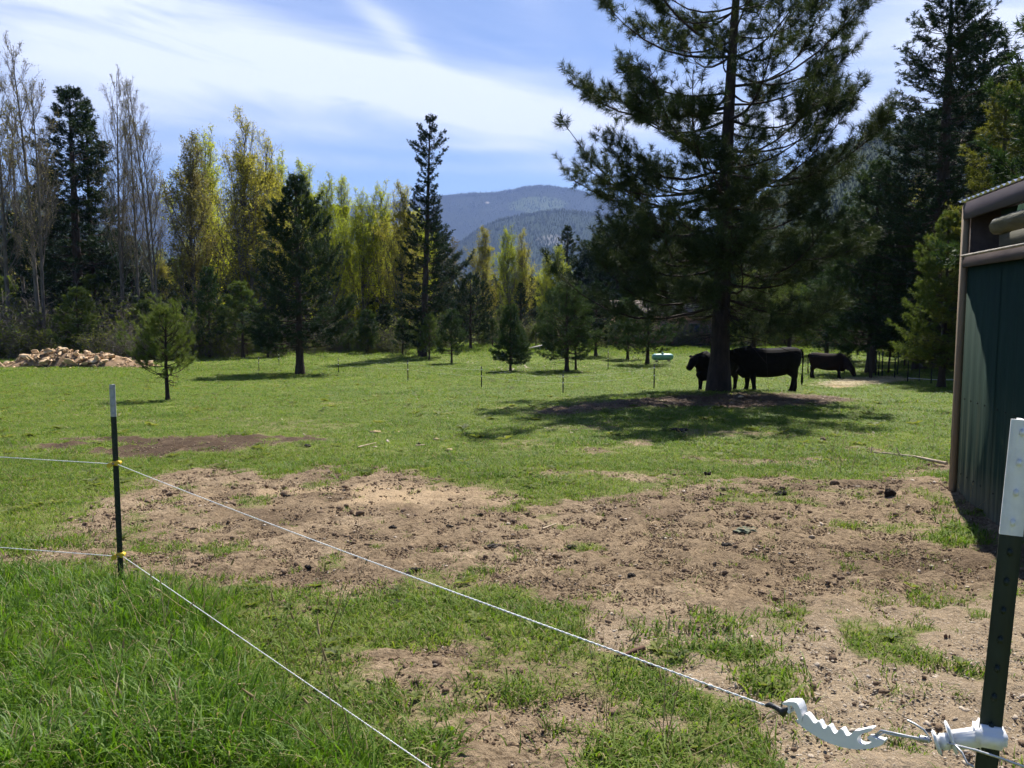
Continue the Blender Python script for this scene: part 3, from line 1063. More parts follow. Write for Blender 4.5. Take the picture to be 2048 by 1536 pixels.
    et /= np.linalg.norm(et, axis=1)[:, None] + 1e-9
    ed = et + r.normal(size=et.shape) * 0.45
    ed /= np.linalg.norm(ed, axis=1)[:, None]
    Ps.append(eb)
    Ds.append(ed)
    # leader
    k2 = 10
    lt = r.uniform(0.93, 1.0, k2)
    Ps.append(trunk_at(lt))
    Ds.append(np.stack([r.normal(size=k2) * 0.5, r.normal(size=k2) * 0.5, np.ones(k2)], 1))
    Ps, Ds = np.concatenate(Ps), np.concatenate(Ds)
    leaf.add(*tufts(Ps, Ds, L_, nl * r.uniform(0.8, 1.15, len(Ps)), k, w, r, th))
    # bare dead limbs below the crown
    if dead:
        da = r.uniform(0, 6.28, dead)
        dt = r.uniform(z0 * 0.62, z0 * 1.3, dead)
        do = np.stack([np.cos(da), np.sin(da), np.zeros(dead)], 1)
        dl = r.uniform(0.25, 0.75, dead) * prof(min(1.0, z0 * 1.3), 0.0)
        db = trunk_at(dt)
        S5 = np.linspace(0, 1, 5)
        DP = db[:, None] + do[:, None] * (dl[:, None] * S5)[..., None] + upv * (dl[:, None] * (0.12 * S5 - 0.45 * S5 ** 2 + 0.15 * S5 ** 4) * r.uniform(0.3, 1.4, (dead, 1)))[..., None]
        DP[:, 1:] += r.normal(size=(dead, 4, 3)) * 0.03
        wood.tubes(DP, np.array([0.018, 0.014, 0.010, 0.007, 0.004])[None] * np.ones((dead, 1)), 4)
        for _ in range(4):
            si = r.integers(1, 4, dead)
            b_ = DP[np.arange(dead), si]
            d_ = do * 0.6 + r.normal(size=(dead, 3)) * 0.6
            l_ = dl * r.uniform(0.15, 0.45, dead)
            wood.tubes(np.stack([b_, b_ + d_ * (l_ * 0.5)[:, None], b_ + d_ * l_[:, None] - upv * 0.05], 1), np.array([0.007, 0.005, 0.003])[None] * np.ones((dead, 1)), 3)
    return stem, wood, leaf


def deciduous(seed, H, spread, nprim=26, t0=0.22, stems=1, nsec=7, nter=4, leaves=2, leaf=0.11, trunk_r=0.17, angle=(24, 42), leaf_from=0.0, bare_top=0.0):
    """upswept poplar-like tree; returns (wood MB, leaf MB)"""
    r = np.random.default_rng(seed)
    stem, wood, lf = MB(), MB(), MB()
    AL, AD = [], []
    for st in range(stems):
        h = H * (1 if st == 0 else r.uniform(0.8, 0.97))
        off = np.array([0, 0, 0]) if st == 0 else np.append(r.normal(size=2) * 0.35, 0)
        ln = np.append(r.normal(size=2) * 0.018 * H * (1 if stems == 1 else 1.6), 0)
        zs = np.linspace(0, 1, 12)
        path = off + np.stack([ln[0] * zs ** 1.3 + 0.12 * np.sin(zs * 5 + seed), ln[1] * zs ** 1.3 + 0.12 * np.cos(zs * 6 + seed), zs * h], 1)
        rr = trunk_r * (1 if st == 0 else 0.8) * (1 - zs) ** 0.8 + 0.012
        rr[0] *= 1.25
        p2 = np.vstack([path[0] - [0, 0, 0.4], path])
        (stem if st == 0 else wood).tube(p2, np.concatenate([[rr[0]], rr]), 8)

        def trk(t):
            return np.stack([np.interp(t, zs, path[:, i]) for i in range(3)], -1)
        n = nprim
        t = t0 + (0.97 - t0) * (np.arange(n) + r.uniform(-0.4, 0.4, n)) / n
        az = np.arange(n) * 2.4 + r.normal(size=n) * 0.4
        a = np.radians(r.uniform(angle[0], angle[1], n))
        L = spread * 1.9 * np.clip(1.08 - t, 0.08, 1) ** 0.75 * np.clip((t - t0) * 5 + 0.55, 0.4, 1) * r.uniform(0.65, 1.15, n)
        out = np.stack([np.cos(az), np.sin(az), 0 * az], 1)
        S = np.linspace(0, 1, 6)
        hor = np.sin(a)[:, None] * (S - 0.28 * S ** 2)[None]
        ver = np.cos(a)[:, None] * (S * 0.8 + 0.28 * S ** 2)[None]
        b0 = trk(t)
        P = b0[:, None] + out[:, None] * (L[:, None] * hor)[..., None]
        P[..., 2] += L[:, None] * ver
        P[:, 1:] += r.normal(size=(n, 5, 3)) * 0.05 * (L[:, None, None] * 0.35 + 0.2)
        br = np.minimum(0.006 + L * 0.0105, trunk_r * 0.45)
        wood.tubes(P, br[:, None] * np.array([1, 0.8, 0.62, 0.46, 0.3, 0.14])[None], 5)
        # secondary
        si = np.repeat(np.arange(n), nsec)
        ss = r.uniform(0.22, 0.98, len(si))
        k = np.minimum((ss * 5).astype(int), 4)
        fr = (ss * 5 - k)[:, None]
        sb = P[si, k] * (1 - fr) + P[si, k + 1] * fr
        tan = P[si, k + 1] - P[si, k]
        tan /= np.linalg.norm(tan, axis=1)[:, None] + 1e-9
        sd = tan * 0.9 + r.normal(size=tan.shape) * 0.36 + np.array([0, 0, 0.5])
        sd /= np.linalg.norm(sd, axis=1)[:, None]
        sL = L[si] * r.uniform(0.18, 0.42, len(si)) * (1.2 - 0.6 * ss) + 0.15
        SP_ = np.stack([sb, sb + sd * (sL * 0.5)[:, None], sb + (sd + [0, 0, 0.12]) * sL[:, None]], 1)
        wood.tubes(SP_, np.array([0.012, 0.009, 0.005])[None] * np.ones((len(si), 1)), 3)
        # tertiary
        qi = np.repeat(np.arange(len(si)), nter)
        qs = r.uniform(0.2, 1.0, len(qi))
        qb = SP_[qi, 0] * (1 - qs)[:, None] + SP_[qi, 2] * qs[:, None]
        qd = sd[qi] * 0.8 + r.normal(size=(len(qi), 3)) * 0.5 + np.array([0, 0, 0.25])
        qd /= np.linalg.norm(qd, axis=1)[:, None]
        qL = sL[qi] * r.uniform(0.25, 0.6, len(qi)) + 0.08
        qe = qb + qd * qL[:, None]
        wood.tubes(np.stack([qb, qe], 1), np.array([0.007, 0.004])[None] * np.ones((len(qi), 1)), 3)
        for _ in range(leaves):
            u = r.uniform(0.25, 1.1, len(qi))[:, None]
            AL.append(qb * (1 - u) + qe * u + r.normal(size=qb.shape) * (0.05 if leaves < 4 else 0.11))
        kp = r.random(len(si)) < 0.8
        AL.append(SP_[kp, 2])
    A = np.concatenate(AL)
    zf = A[:, 2] / H
    keep = r.random(len(A)) < np.where(zf > 1 - bare_top, 0.35, 1.0) * np.where(zf < leaf_from, 0.2, 1.0)
    A = A[keep]
    m = len(A)
    s = leaf * r.uniform(0.55, 1.3, m)
    u = r.normal(size=(m, 3))
    u /= np.linalg.norm(u, axis=1)[:, None]
    v = np.cross(u, r.normal(size=(m, 3)))
    v /= np.linalg.norm(v, axis=1)[:, None]
    V = np.stack([A - u * s[:, None] * 0.5, A + v * s[:, None] * 0.38, A + u * s[:, None] * 0.5, A - v * s[:, None] * 0.38], 1).reshape(-1, 3)
    lf.add(V, np.arange(m * 4).reshape(-1, 4))
    return stem, wood, lf


def shrub(seed, H, spread, nst=14, leaves=3, leaf=0.07):
    r = np.random.default_rng(seed)
    wood, lf = MB(), MB()
    az = r.uniform(0, 6.28, nst)
    a = np.radians(r.uniform(5, 40, nst))
    L = H * r.uniform(0.6, 1.1, nst)
    out = np.stack([np.cos(az), np.sin(az), 0 * az], 1)
    S = np.linspace(0, 1, 5)
    b = np.append(r.normal(size=(nst, 2)) * spread * 0.22, np.zeros((nst, 1)) - 0.1, 1)
    P = b[:, None] + out[:, None] * (L * np.sin(a))[:, None, None] * S[None, :, None]
    P[..., 2] += (L * np.cos(a))[:, None] * S
    P[:, 1:] += r.normal(size=(nst, 4, 3)) * 0.07 * H * 0.4
    wood.tubes(P, np.array([0.02, 0.016, 0.012, 0.009, 0.004])[None] * np.ones((nst, 1)), 3)
    ns = 12
    si = np.repeat(np.arange(nst), ns)
    k = r.integers(0, 4, len(si))
    fr = r.random(len(si))[:, None]
    sb = P[si, k] * (1 - fr) + P[si, k + 1] * fr
    sd = (P[si, k + 1] - P[si, k])
    sd /= np.linalg.norm(sd, axis=1)[:, None] + 1e-9
    sd = sd * 0.6 + r.normal(size=sd.shape) * 0.6
    sL = H * r.uniform(0.10, 0.30, len(si))
    se = sb + sd * sL[:, None]
    wood.tubes(np.stack([sb, se], 1), np.array([0.010, 0.005])[None] * np.ones((len(si), 1)), 3)
    qi = np.repeat(np.arange(len(si)), 3)
    f2 = r.random(len(qi))[:, None]
    qb = sb[qi] * (1 - f2) + se[qi] * f2
    qe = qb + (sd[qi] * 0.5 + r.normal(size=qb.shape) * 0.6) * (sL[qi] * 0.45)[:, None]
    wood.tubes(np.stack([qb, qe], 1), np.array([0.007, 0.004])[None] * np.ones((len(qi), 1)), 3)
    A = np.concatenate([qb + (qe - qb) * r.uniform(0.2, 1.1, (len(qb), 1)) for _ in range(leaves)]) if leaves else np.zeros((1, 3))
    m = len(A)
    s = leaf * r.uniform(0.5, 1.3, m)
    u = r.normal(size=(m, 3))
    u /= np.linalg.norm(u, axis=1)[:, None]
    v = np.cross(u, r.normal(size=(m, 3)))
    v /= np.linalg.norm(v, axis=1)[:, None]
    V = np.stack([A - u * s[:, None] * 0.5, A + v * s[:, None] * 0.4, A + u * s[:, None] * 0.5, A - v * s[:, None] * 0.4], 1).reshape(-1, 3)
    lf.add(V, np.arange(m * 4).reshape(-1, 4))
    return MB(), wood, lf


def merged(parts):
    """join MBs, each with its own material index"""
    mb = MB()
    for w, i in parts:
        mb.v += w.v
        mb.f += [f + mb.n for f in w.f]
        mb.mi += [np.full(len(f), i, np.int32) for f in w.f]
        mb.n += w.n
    return mb


def joined(name, swl, mats):
    return merged([(swl[0], 0), (swl[1], 0), (swl[2], 1)]).mesh(name, mats)


class Kind:
    """one sort of tree: shared trunk and crown (limbs and leaves) meshes of height H"""

    def __init__(self, nm, swl, H, bark, leafm):
        self.H = H
        self.trunk = swl[0].mesh(nm + '_trunk', bark, True)
        self.crown = merged([(swl[1], 0), (swl[2], 1)]).mesh(nm + '_crown', [bark, leafm])
        self.bark, self.leafm = bark, leafm
        self.wl = swl


def plant(kind, name, label, cat, u, d, v_top=None, height=None, width=1.0, group=None, leafm=None, rz=None, tilt=0.0, x=None, tiltx=0.0):
    base = gpt(u, d)
    if height is None:
        height = at(u, v_top, d)[2] - base[2]
    s = height / kind.H
    o = empty(name, base, random.uniform(0, 6.28) if rz is None else rz)
    o.scale = (s * width, s * width, s)
    o.rotation_euler[0] = tiltx
    o.rotation_euler[1] = tilt
    link('trunk', kind.trunk, o)
    c = link('crown', kind.crown, o)
    if leafm is not None:
        c.material_slots[1].link = 'OBJECT'
        c.material_slots[1].material = leafm
    tag(o, label, cat, group)
    return o


# ================================================================== the big pine by the cattle
def main_pine():
    # half widths measured on either side of the trunk, metres against height in metres
    hh = np.array([1.5, 2.4, 3.7, 4.6, 5.8, 6.6, 7.8, 9.4, 10.6, 11.1, 12.2, 13.5, 15.2, 16.3])
    lf = np.array([2.6, 4.7, 5.2, 5.1, 4.9, 4.6, 4.6, 4.3, 4.3, 4.0, 2.3, 1.9, 1.2, 0.3])
    rt = np.array([2.3, 4.1, 4.4, 4.2, 4.4, 4.7, 4.4, 4.2, 3.8, 2.6, 1.9, 1.7, 1.1, 0.3])
    H = 16.4

    def prof(t, az):
        h = t * H
        c = math.cos(az)
        l_, r_ = np.interp(h, hh, lf), np.interp(h, hh, rt)
        m_ = (l_ + r_) / 2 * 0.92
        if c < 0:
            return m_ + (l_ - m_) * c * c
        return m_ + (r_ - m_) * c * c
    wl = conifer(41, H, prof, z0=0.155, nwh=30, nb=5.5, e_lo=-15, e_hi=20, upturn=0.36, twig_n=22, twig_len=0.52,
                 tuft=(0.25, 0.25, 46, 0.014), trunk_r=0.30, bend=0.5, sub=2, flat=0.25, irregular=0.42, tip_n=8,
                 dead=26, bark_k=16, lean=(0.33, 0.0), inner=0.24, gap=0.06, th=(0.45, 1.35), over=0.4, thin_top=0.30, clumps=4)
    k = Kind('main_pine', wl, H, M['bark_pine'], M['needle_main'])
    b = gpt(1440, PINE_D)
    o = empty('pine_tree', b, 0)
    link('trunk', k.trunk, o)
    link('crown', k.crown, o)
    tag(o, 'tallest long-needled pine with thick dark trunk shading the black cattle', 'pine tree')


main_pine()


# ------------------------------------------------------------------ kinds of background trees
def cone_prof(R, p=0.8, low=0.75, z0=0.1):
    def f(t, az):
        q = np.clip((t - z0) / (1 - z0), 0, 1)
        return R * (1 - q) ** p * min(1.0, low + (1 - low) * q * 6) + 0.1
    return f


def oval_prof(R, z0=0.2):
    def f(t, az):
        q = np.clip((t - z0) / (1 - z0), 0, 1)
        return R * (math.sin(min(1.0, q * 0.78 + 0.30) * math.pi) ** 0.7) + 0.12
    return f


def larch_prof(t, az):
    z = [0.08, 0.16, 0.28, 0.4, 0.52, 0.62, 0.68, 0.72, 0.765, 0.80, 0.86, 0.93, 1.0]
    w = [1.6, 2.4, 2.3, 2.0, 1.7, 1.35, 0.8, 0.7, 0.55, 1.35, 1.45, 0.85, 0.12]
    return float(np.interp(t, z, w)) * 1.02


K = {}
K['pine_far'] = Kind('pine_far', conifer(101, 11.6, cone_prof(3.6, 0.72, 0.8, 0.12), z0=0.14, nwh=24, nb=6, e_lo=-4, e_hi=38, upturn=0.25, twig_n=14, twig_len=0.46,
                     tuft=(0.16, 0.20, 15, 0.028), trunk_r=0.24, sub=3, flat=0.4, irregular=0.28, dead=14, tip_n=6), 11.6, M['bark_dark'], M['needle_dark'])
K['pine_small'] = Kind('pine_small', conifer(113, 2.75, lambda t, az: 0.98 * (math.sin(min(1.0, max(0.0, (t - 0.2) / 0.8) * 0.80 + 0.26) * math.pi) ** 0.8) * (0.8 + 0.22 * math.sin(az * 2 + t * 11)) + 0.08, z0=0.30, nwh=10, nb=5, e_lo=4, e_hi=58, upturn=0.42, twig_n=6, twig_len=0.36,
                       tuft=(0.13, 0.10, 26, 0.010), trunk_r=0.055, sub=2, flat=0.15, irregular=0.4, dead=14, tip_n=5, over=0.5), 2.75, M['bark_pine'], M['needle_light'])
K['pine_young'] = Kind('pine_young', conifer(103, 4.5, cone_prof(1.25, 0.7, 0.75, 0.2), z0=0.20, nwh=13, nb=5, e_lo=5, e_hi=50, upturn=0.25, twig_n=7, twig_len=0.34,
                       tuft=(0.12, 0.15, 15, 0.020), trunk_r=0.07, sub=2, flat=0.35, dead=8), 4.5, M['bark_dark'], M['needle_mid'])
K['fir_young'] = Kind('fir_young', conifer(104, 4.0, cone_prof(1.15, 0.85, 0.9, 0.12), z0=0.14, nwh=16, nb=6, e_lo=-4, e_hi=35, upturn=0.12, twig_n=9, twig_len=0.34,
                      tuft=(0.14, 0.10, 15, 0.022), trunk_r=0.075, sub=3, flat=0.65, dead=4), 4.0, M['bark_dark'], M['needle_mid'])
K['pine_broad'] = Kind('pine_broad', conifer(105, 8.0, oval_prof(2.6, 0.15), z0=0.16, nwh=17, nb=5, e_lo=-2, e_hi=42, upturn=0.28, twig_n=11, twig_len=0.46,
                       tuft=(0.16, 0.20, 14, 0.028), trunk_r=0.18, sub=3, flat=0.35, dead=16), 8.0, M['bark_dark'], M['needle_dark'])
K['spruce'] = Kind('spruce', conifer(106, 22.0, cone_prof(4.1, 0.62, 0.8, 0.07), z0=0.08, nwh=46, nb=6, e_lo=-14, e_hi=34, upturn=0.20, twig_n=16, twig_len=0.50,
                   tuft=(0.20, 0.17, 13, 0.032), trunk_r=0.42, sub=3, flat=0.5, irregular=0.35, dead=20, tip_n=5), 22.0, M['bark_dark'], M['needle_dark'])
K['spruce_b'] = Kind('spruce_b', conifer(107, 18.0, cone_prof(3.1, 0.7, 0.8, 0.07), z0=0.08, nwh=34, nb=5, e_lo=-12, e_hi=38, upturn=0.22, twig_n=10, twig_len=0.52,
                     tuft=(0.20, 0.22, 10, 0.045), trunk_r=0.30, sub=3, flat=0.5, irregular=0.38, dead=12, tip_n=5), 18.0, M['bark_dark'], M['needle_dark'])
K['larch'] = Kind('larch', conifer(108, 20.8, larch_prof, z0=0.05, nwh=50, nb=5.5, e_lo=-8, e_hi=24, upturn=0.20, twig_n=13, twig_len=0.34,
                  tuft=(0.16, 0.15, 13, 0.034), trunk_r=0.33, sub=2, flat=0.5, irregular=0.45, dead=10, tip_n=4, gap=0.12, lean=(0.9, 0)), 20.8, M['bark_dark'], M['needle_dark'])
K['bare_a'] = Kind('bare_a', deciduous(201, 27, 4.4, nprim=40, t0=0.24, nsec=10, nter=7, leaves=1, leaf=0.10, trunk_r=0.22, angle=(20, 40)), 27, M['bark_grey'], M['leaf_bud'])
K['bare_b'] = Kind('bare_b', deciduous(202, 25, 3.8, nprim=30, t0=0.28, stems=2, nsec=9, nter=7, leaves=1, leaf=0.10, trunk_r=0.18, angle=(20, 40)), 25, M['bark_grey'], M['leaf_bud'])
K['leafy_a'] = Kind('leafy_a', deciduous(203, 17, 4.6, nprim=46, t0=0.06, nsec=9, nter=5, leaves=12, leaf=0.115, trunk_r=0.15, bare_top=0.10, angle=(13, 30)), 17, M['bark_grey'], M['leaf_lime'])
K['leafy_b'] = Kind('leafy_b', deciduous(204, 16, 3.8, nprim=44, t0=0.05, nsec=9, nter=5, leaves=12, leaf=0.115, trunk_r=0.13, bare_top=0.10, angle=(13, 30)), 16, M['bark_grey'], M['leaf_lime'])
K['leafy_c'] = Kind('leafy_c', deciduous(205, 18, 4.4, nprim=34, t0=0.07, stems=2, nsec=8, nter=5, leaves=9, leaf=0.11, trunk_r=0.14, bare_top=0.14, angle=(13, 32)), 18, M['bark_grey'], M['leaf_gold'])
K['thin'] = Kind('thin', deciduous(206, 14, 2.4, nprim=24, t0=0.2, nsec=8, nter=5, leaves=2, leaf=0.12, trunk_r=0.09), 14, M['bark_grey'], M['leaf_bud'])

G_BARE = 'tall bare cottonwoods at the left'
G_LEAFY = 'poplars in new leaf along the field edge'
G_YOUNG = 'young conifers scattered over the field edge'
G_RIGHT = 'conifers behind the cattle and shed'

# tall bare trees, left
plant(K['bare_a'], 'cottonwood_tree', 'tall bare cottonwood at the far left edge of the photo', 'tree', 22, 72, v_top=108, group=G_BARE, width=0.95)
plant(K['bare_b'], 'cottonwood_tree', 'tallest bare cottonwood, twin-trunked, just left of the dark spruce', 'tree', 84, 70, v_top=82, group=G_BARE)
plant(K['bare_b'], 'cottonwood_tree', 'bare cottonwood touching the right flank of the dark spruce', 'tree', 246, 76, v_top=152, group=G_BARE, width=0.85)
plant(K['bare_a'], 'cottonwood_tree', 'bare cottonwood in the middle of the grey clump behind the rock pile', 'tree', 282, 73, v_top=158, group=G_BARE, width=0.7)
plant(K['bare_b'], 'cottonwood_tree', 'bare cottonwood leaning right at the right end of the grey clump', 'tree', 318, 72, v_top=176, group=G_BARE, width=0.9, tilt=0.035)
plant(K['thin'], 'cottonwood_tree', 'slim bare cottonwood between the two twin-trunked ones at the left edge', 'tree', 52, 82, v_top=210, group=G_BARE)
plant(K['spruce_b'], 'spruce_tree', 'tall dark spruce among the bare cottonwoods at the left', 'spruce', 160, 80, v_top=172, width=1.4)
plant(K['spruce_b'], 'spruce_tree', 'lower dark spruce with its tip beside the tall left spruce', 'spruce', 190, 84, v_top=196, width=0.8)
plant(K['spruce_b'], 'spruce_tree', 'dark spruce behind the rock pile below the grey bare clump', 'spruce', 268, 92, v_top=470, width=1.5)
plant(K['spruce_b'], 'spruce_tree', 'dark spruce half hidden at the far left edge below the ridge', 'spruce', 40, 96, v_top=420, width=1.5)
plant(K['spruce_b'], 'spruce_tree', 'dark spruce behind the twin-trunked bare cottonwood at the left', 'spruce', 110, 94, v_top=330, width=1.3)
# leafing poplars
leafy = [
    ('leafy_b', 'leaf_bud', 'pale thinly leafed poplar left of the big golden poplar', 392, 82, 300, 0.9),
    ('leafy_a', 'leaf_lime', 'lime green poplar touching the left flank of the big golden poplar', 424, 88, 290, 0.8),
    ('leafy_c', 'leaf_gold', 'tallest golden poplar left of the dark field pine', 478, 80, 246, 0.88),
    ('leafy_c', 'leaf_gold', 'olive gold poplar hard against the right side of the tallest golden one', 524, 84, 290, 0.85),
    ('leafy_a', 'leaf_lime', 'lime poplar whose tip shows just left of the dark field pine', 566, 90, 335, 0.8),
    ('leafy_b', 'leaf_lime', 'lime poplar directly behind the tip of the dark field pine', 612, 92, 352, 0.9),
    ('leafy_a', 'leaf_lime', 'bright lime poplar filling the space right of the dark field pine', 662, 86, 378, 0.95),
    ('leafy_b', 'leaf_lime', 'slim lime poplar squeezed between two broader lime ones right of the field pine', 694, 93, 380, 0.75),
    ('leafy_a', 'leaf_lime', 'lime poplar halfway between the field pine and the tall larch', 726, 88, 402, 0.85),
    ('leafy_a', 'leaf_lime', 'yellow-lime poplar second to the left of the tall larch', 766, 90, 388, 0.75),
    ('leafy_b', 'leaf_gold', 'brown-gold poplar with pale stems directly left of the tall larch', 804, 86, 392, 0.95),
    ('leafy_b', 'leaf_lime', 'lime poplar peeping out behind the tall larch trunk', 838, 92, 440, 0.8),
    ('leafy_b', 'leaf_gold', 'pale gold poplar leftmost of the trio below the mountain', 966, 112, 472, 0.95),
    ('leafy_a', 'leaf_lime', 'lime poplar in the middle of the trio below the mountain', 1016, 110, 470, 0.8),
    ('leafy_c', 'leaf_gold', 'russet gold poplar rightmost of the trio below the mountain', 1052, 112, 472, 0.8),
    ('leafy_b', 'leaf_lime', 'short lime poplar between the russet poplar and the big pine', 1092, 116, 520, 0.9),
    ('leafy_b', 'leaf_lime', 'short lime poplar half hidden by the left boughs of the big pine', 1118, 118, 505, 0.9),
    ('thin', 'leaf_bud', 'thin bare poplar standing right of the tall larch against the mountain', 908, 104, 478, 1.0),
    ('thin', 'leaf_bud', 'thin bare poplar with its crown close against the larch boughs', 890, 98, 505, 1.1),
]
for kd, lm, lb, u, d, vt, wd in leafy:
    plant(K[kd], 'poplar_tree', lb, 'poplar', u, d, v_top=vt, group=G_LEAFY, leafm=M[lm], width=wd * 1.35)
# field conifers
plant(K['pine_far'], 'pine_tree', 'dark broad pine standing alone in the left half of the field', 'pine tree', 598, 49, v_top=358, width=1.0, rz=1.0)
plant(K['larch'], 'larch_tree', 'tall narrow ragged larch rising above the poplars', 'larch', 845, 70, v_top=228, rz=0.0)
plant(K['pine_small'], 'pine_tree', 'little round-headed pine with bare stem beside the rock pile', 'pine tree', 330, 25.0, v_top=622, rz=2.2)
young = [
    ('pine_young', 'needle_mid', 'thin young pine behind the little round-headed pine', 418, 68, 540, 0.75, 'pine tree'),
    ('pine_young', 'needle_mid', 'young pine at the right skirt of the dark field pine', 735, 74, 622, 1.15, 'pine tree'),
    ('pine_young', 'needle_dark', 'young dark pine midway between field pine and larch', 770, 78, 612, 1.2, 'pine tree'),
    ('pine_young', 'needle_mid', 'low young pine just left of the larch trunk', 805, 72, 640, 1.15, 'pine tree'),
    ('pine_young', 'needle_light', 'bushy young pine growing against the larch trunk', 858, 66, 632, 1.1, 'pine tree'),
    ('pine_young', 'needle_mid', 'slender young pine with bare stem right of the larch', 903, 61, 622, 1.1, 'pine tree'),
    ('pine_broad', 'needle_dark', 'dark rounded pine behind the slender stem, below the mountain', 941, 80, 545, 0.85, 'pine tree'),
    ('fir_young', 'needle_mid', 'neat young fir in a ring of stones in mid field', 1021, 52, 612, 0.95, 'fir'),
    ('fir_young', 'needle_mid', 'smaller fir right behind the neat young one in mid field', 1043, 62, 655, 0.9, 'fir'),
    ('spruce_b', 'needle_dark', 'small dark pointed spruce above the neat young field fir', 1042, 92, 565, 1.2, 'spruce'),
    ('pine_broad', 'needle_mid', 'broad low pine with twin stems left of the big pine', 1134, 52, 560, 1.0, 'pine tree'),
    ('pine_young', 'needle_mid', 'thin-stemmed pine close beside the twin-stemmed broad low one', 1152, 53, 600, 0.9, 'pine tree'),
    ('pine_broad', 'needle_mid', 'pine behind the pale boards left of the big pine', 1105, 84, 575, 0.8, 'pine tree'),
    ('pine_broad', 'needle_dark', 'dark pine directly behind the left lower boughs of the big pine', 1192, 70, 560, 0.9, 'pine tree'),
    ('pine_young', 'needle_mid', 'short-stemmed pine between the pale boards and the green tank', 1256, 66, 600, 1.3, 'pine tree'),
    ('pine_broad', 'needle_mid', 'spreading pine standing just left of the green tank', 1296, 60, 555, 0.95, 'pine tree'),
    ('pine_young', 'needle_mid', 'little pine right of the pine grove below the golden trio', 985, 84, 640, 1.2, 'pine tree'),
    ('pine_young', 'needle_light', 'low bright pine at the far edge between fir and broad pine', 1072, 86, 650, 1.4, 'pine tree'),
    ('pine_young', 'needle_mid', 'young pine behind the little round-headed one, nearest the thicket', 372, 76, 610, 1.0, 'pine tree'),
    ('pine_young', 'needle_dark', 'young pine under the left skirt of the field pine', 500, 78, 600, 1.2, 'pine tree'),
]
for kd, lm, lb, u, d, vt, wd, ct in young:
    plant(K[kd], {'pine tree': 'pine_tree', 'fir': 'fir_tree', 'spruce': 'spruce_tree'}[ct], lb, ct, u, d, v_top=vt, group=G_YOUNG, leafm=M[lm], width=wd)
# right-hand conifers
rightc = [
    ('spruce', 'needle_dark', 'spruce_tree', 'huge dark spruce towering left of the shed roof', 'spruce', 1872, 46, -45, 1.35),
    ('spruce_b', 'needle_dark', 'spruce_tree', 'dark spruce tucked behind the right flank of the huge one', 'spruce', 1938, 55, 40, 1.5),
    ('spruce_b', 'needle_yellow', 'fir_tree', 'yellow-green fir rising right above the shed roof', 'fir', 1990, 33, 165, 1.25),
    ('spruce_b', 'needle_yellow', 'fir_tree', 'olive fir at the right photo edge behind the shed', 'fir', 2110, 36, 130, 1.2),
    ('pine_far', 'needle_light', 'pine_tree', 'sunny light green pine touching the shed corner', 'pine tree', 1888, 34, 430, 0.95),
    ('pine_far', 'needle_mid', 'pine_tree', 'grey-green pine between the big pine and the huge spruce', 'pine tree', 1745, 50, 330, 1.05),
    ('pine_broad', 'needle_mid', 'pine_tree', 'pine with bare stem behind the posts of the cattle pen', 'pine tree', 1836, 52, 400, 0.95),
    ('pine_broad', 'needle_mid', 'pine_tree', 'round pine behind the grazing cow', 'pine tree', 1655, 66, 545, 1.1),
    ('pine_broad', 'needle_light', 'pine_tree', 'pale green pine behind the rump of the broadside cow', 'pine tree', 1580, 72, 560, 1.2),
    ('pine_broad', 'needle_light', 'pine_tree', 'pale green pine behind the back of the broadside cow', 'pine tree', 1508, 76, 540, 1.2),
    ('pine_far', 'needle_mid', 'pine_tree', 'tall pine behind the trunk of the big pine', 'pine tree', 1455, 90, 440, 1.1),
    ('pine_far', 'needle_mid', 'pine_tree', 'tall pine behind the house near the green tank', 'pine tree', 1375, 92, 450, 1.2),
    ('pine_far', 'needle_mid', 'pine_tree', 'tall pine in the far gap above the grazing cow', 'pine tree', 1620, 95, 430, 1.2),
    ('pine_far', 'needle_mid', 'pine_tree', 'tall pine in the far gap left of the cattle pen', 'pine tree', 1705, 88, 420, 1.1),
    ('pine_young', 'needle_mid', 'pine_tree', 'tiny pine by the fence right behind the grazing cow', 'pine tree', 1692, 50, 690, 1.1),
    ('pine_young', 'needle_mid', 'pine_tree', 'low pine inside the cattle pen', 'pine tree', 1812, 58, 650, 1.2),
]
for kd, lm, nm, lb, ct, u, d, vt, wd in rightc:
    plant(K[kd], nm, lb, ct, u, d, v_top=vt, group=G_RIGHT, leafm=M[lm], width=wd)
# tall pine standing outside the frame, its boughs reach in at the top right corner
plant(K['pine_far'], 'pine_tree', 'pine whose boughs hang into the top right corner of the photo', 'pine tree', 2255, 20, height=13.5, leafm=M['needle_mid'], width=0.95)

# ------------------------------------------------------------------ thicket and far woods
SHR = [joined('thicket%d' % i, shrub(300 + i, 3.0, 2.2, 16, lv, 0.11), [M['bark_twig'], M['leaf_shrub']]) for i, lv in enumerate((2, 3, 4, 3))]
for _k in ('pine_young', 'fir_young', 'pine_young'):
    SHR.append(joined('thicket_conifer', K[_k].wl, [K[_k].bark, M['needle_light']]))
SHR.append(joined('thicket_bare', shrub(310, 3.2, 2.4, 20, 0, 0.07), [M['bark_twig'], M['leaf_shrub']]))


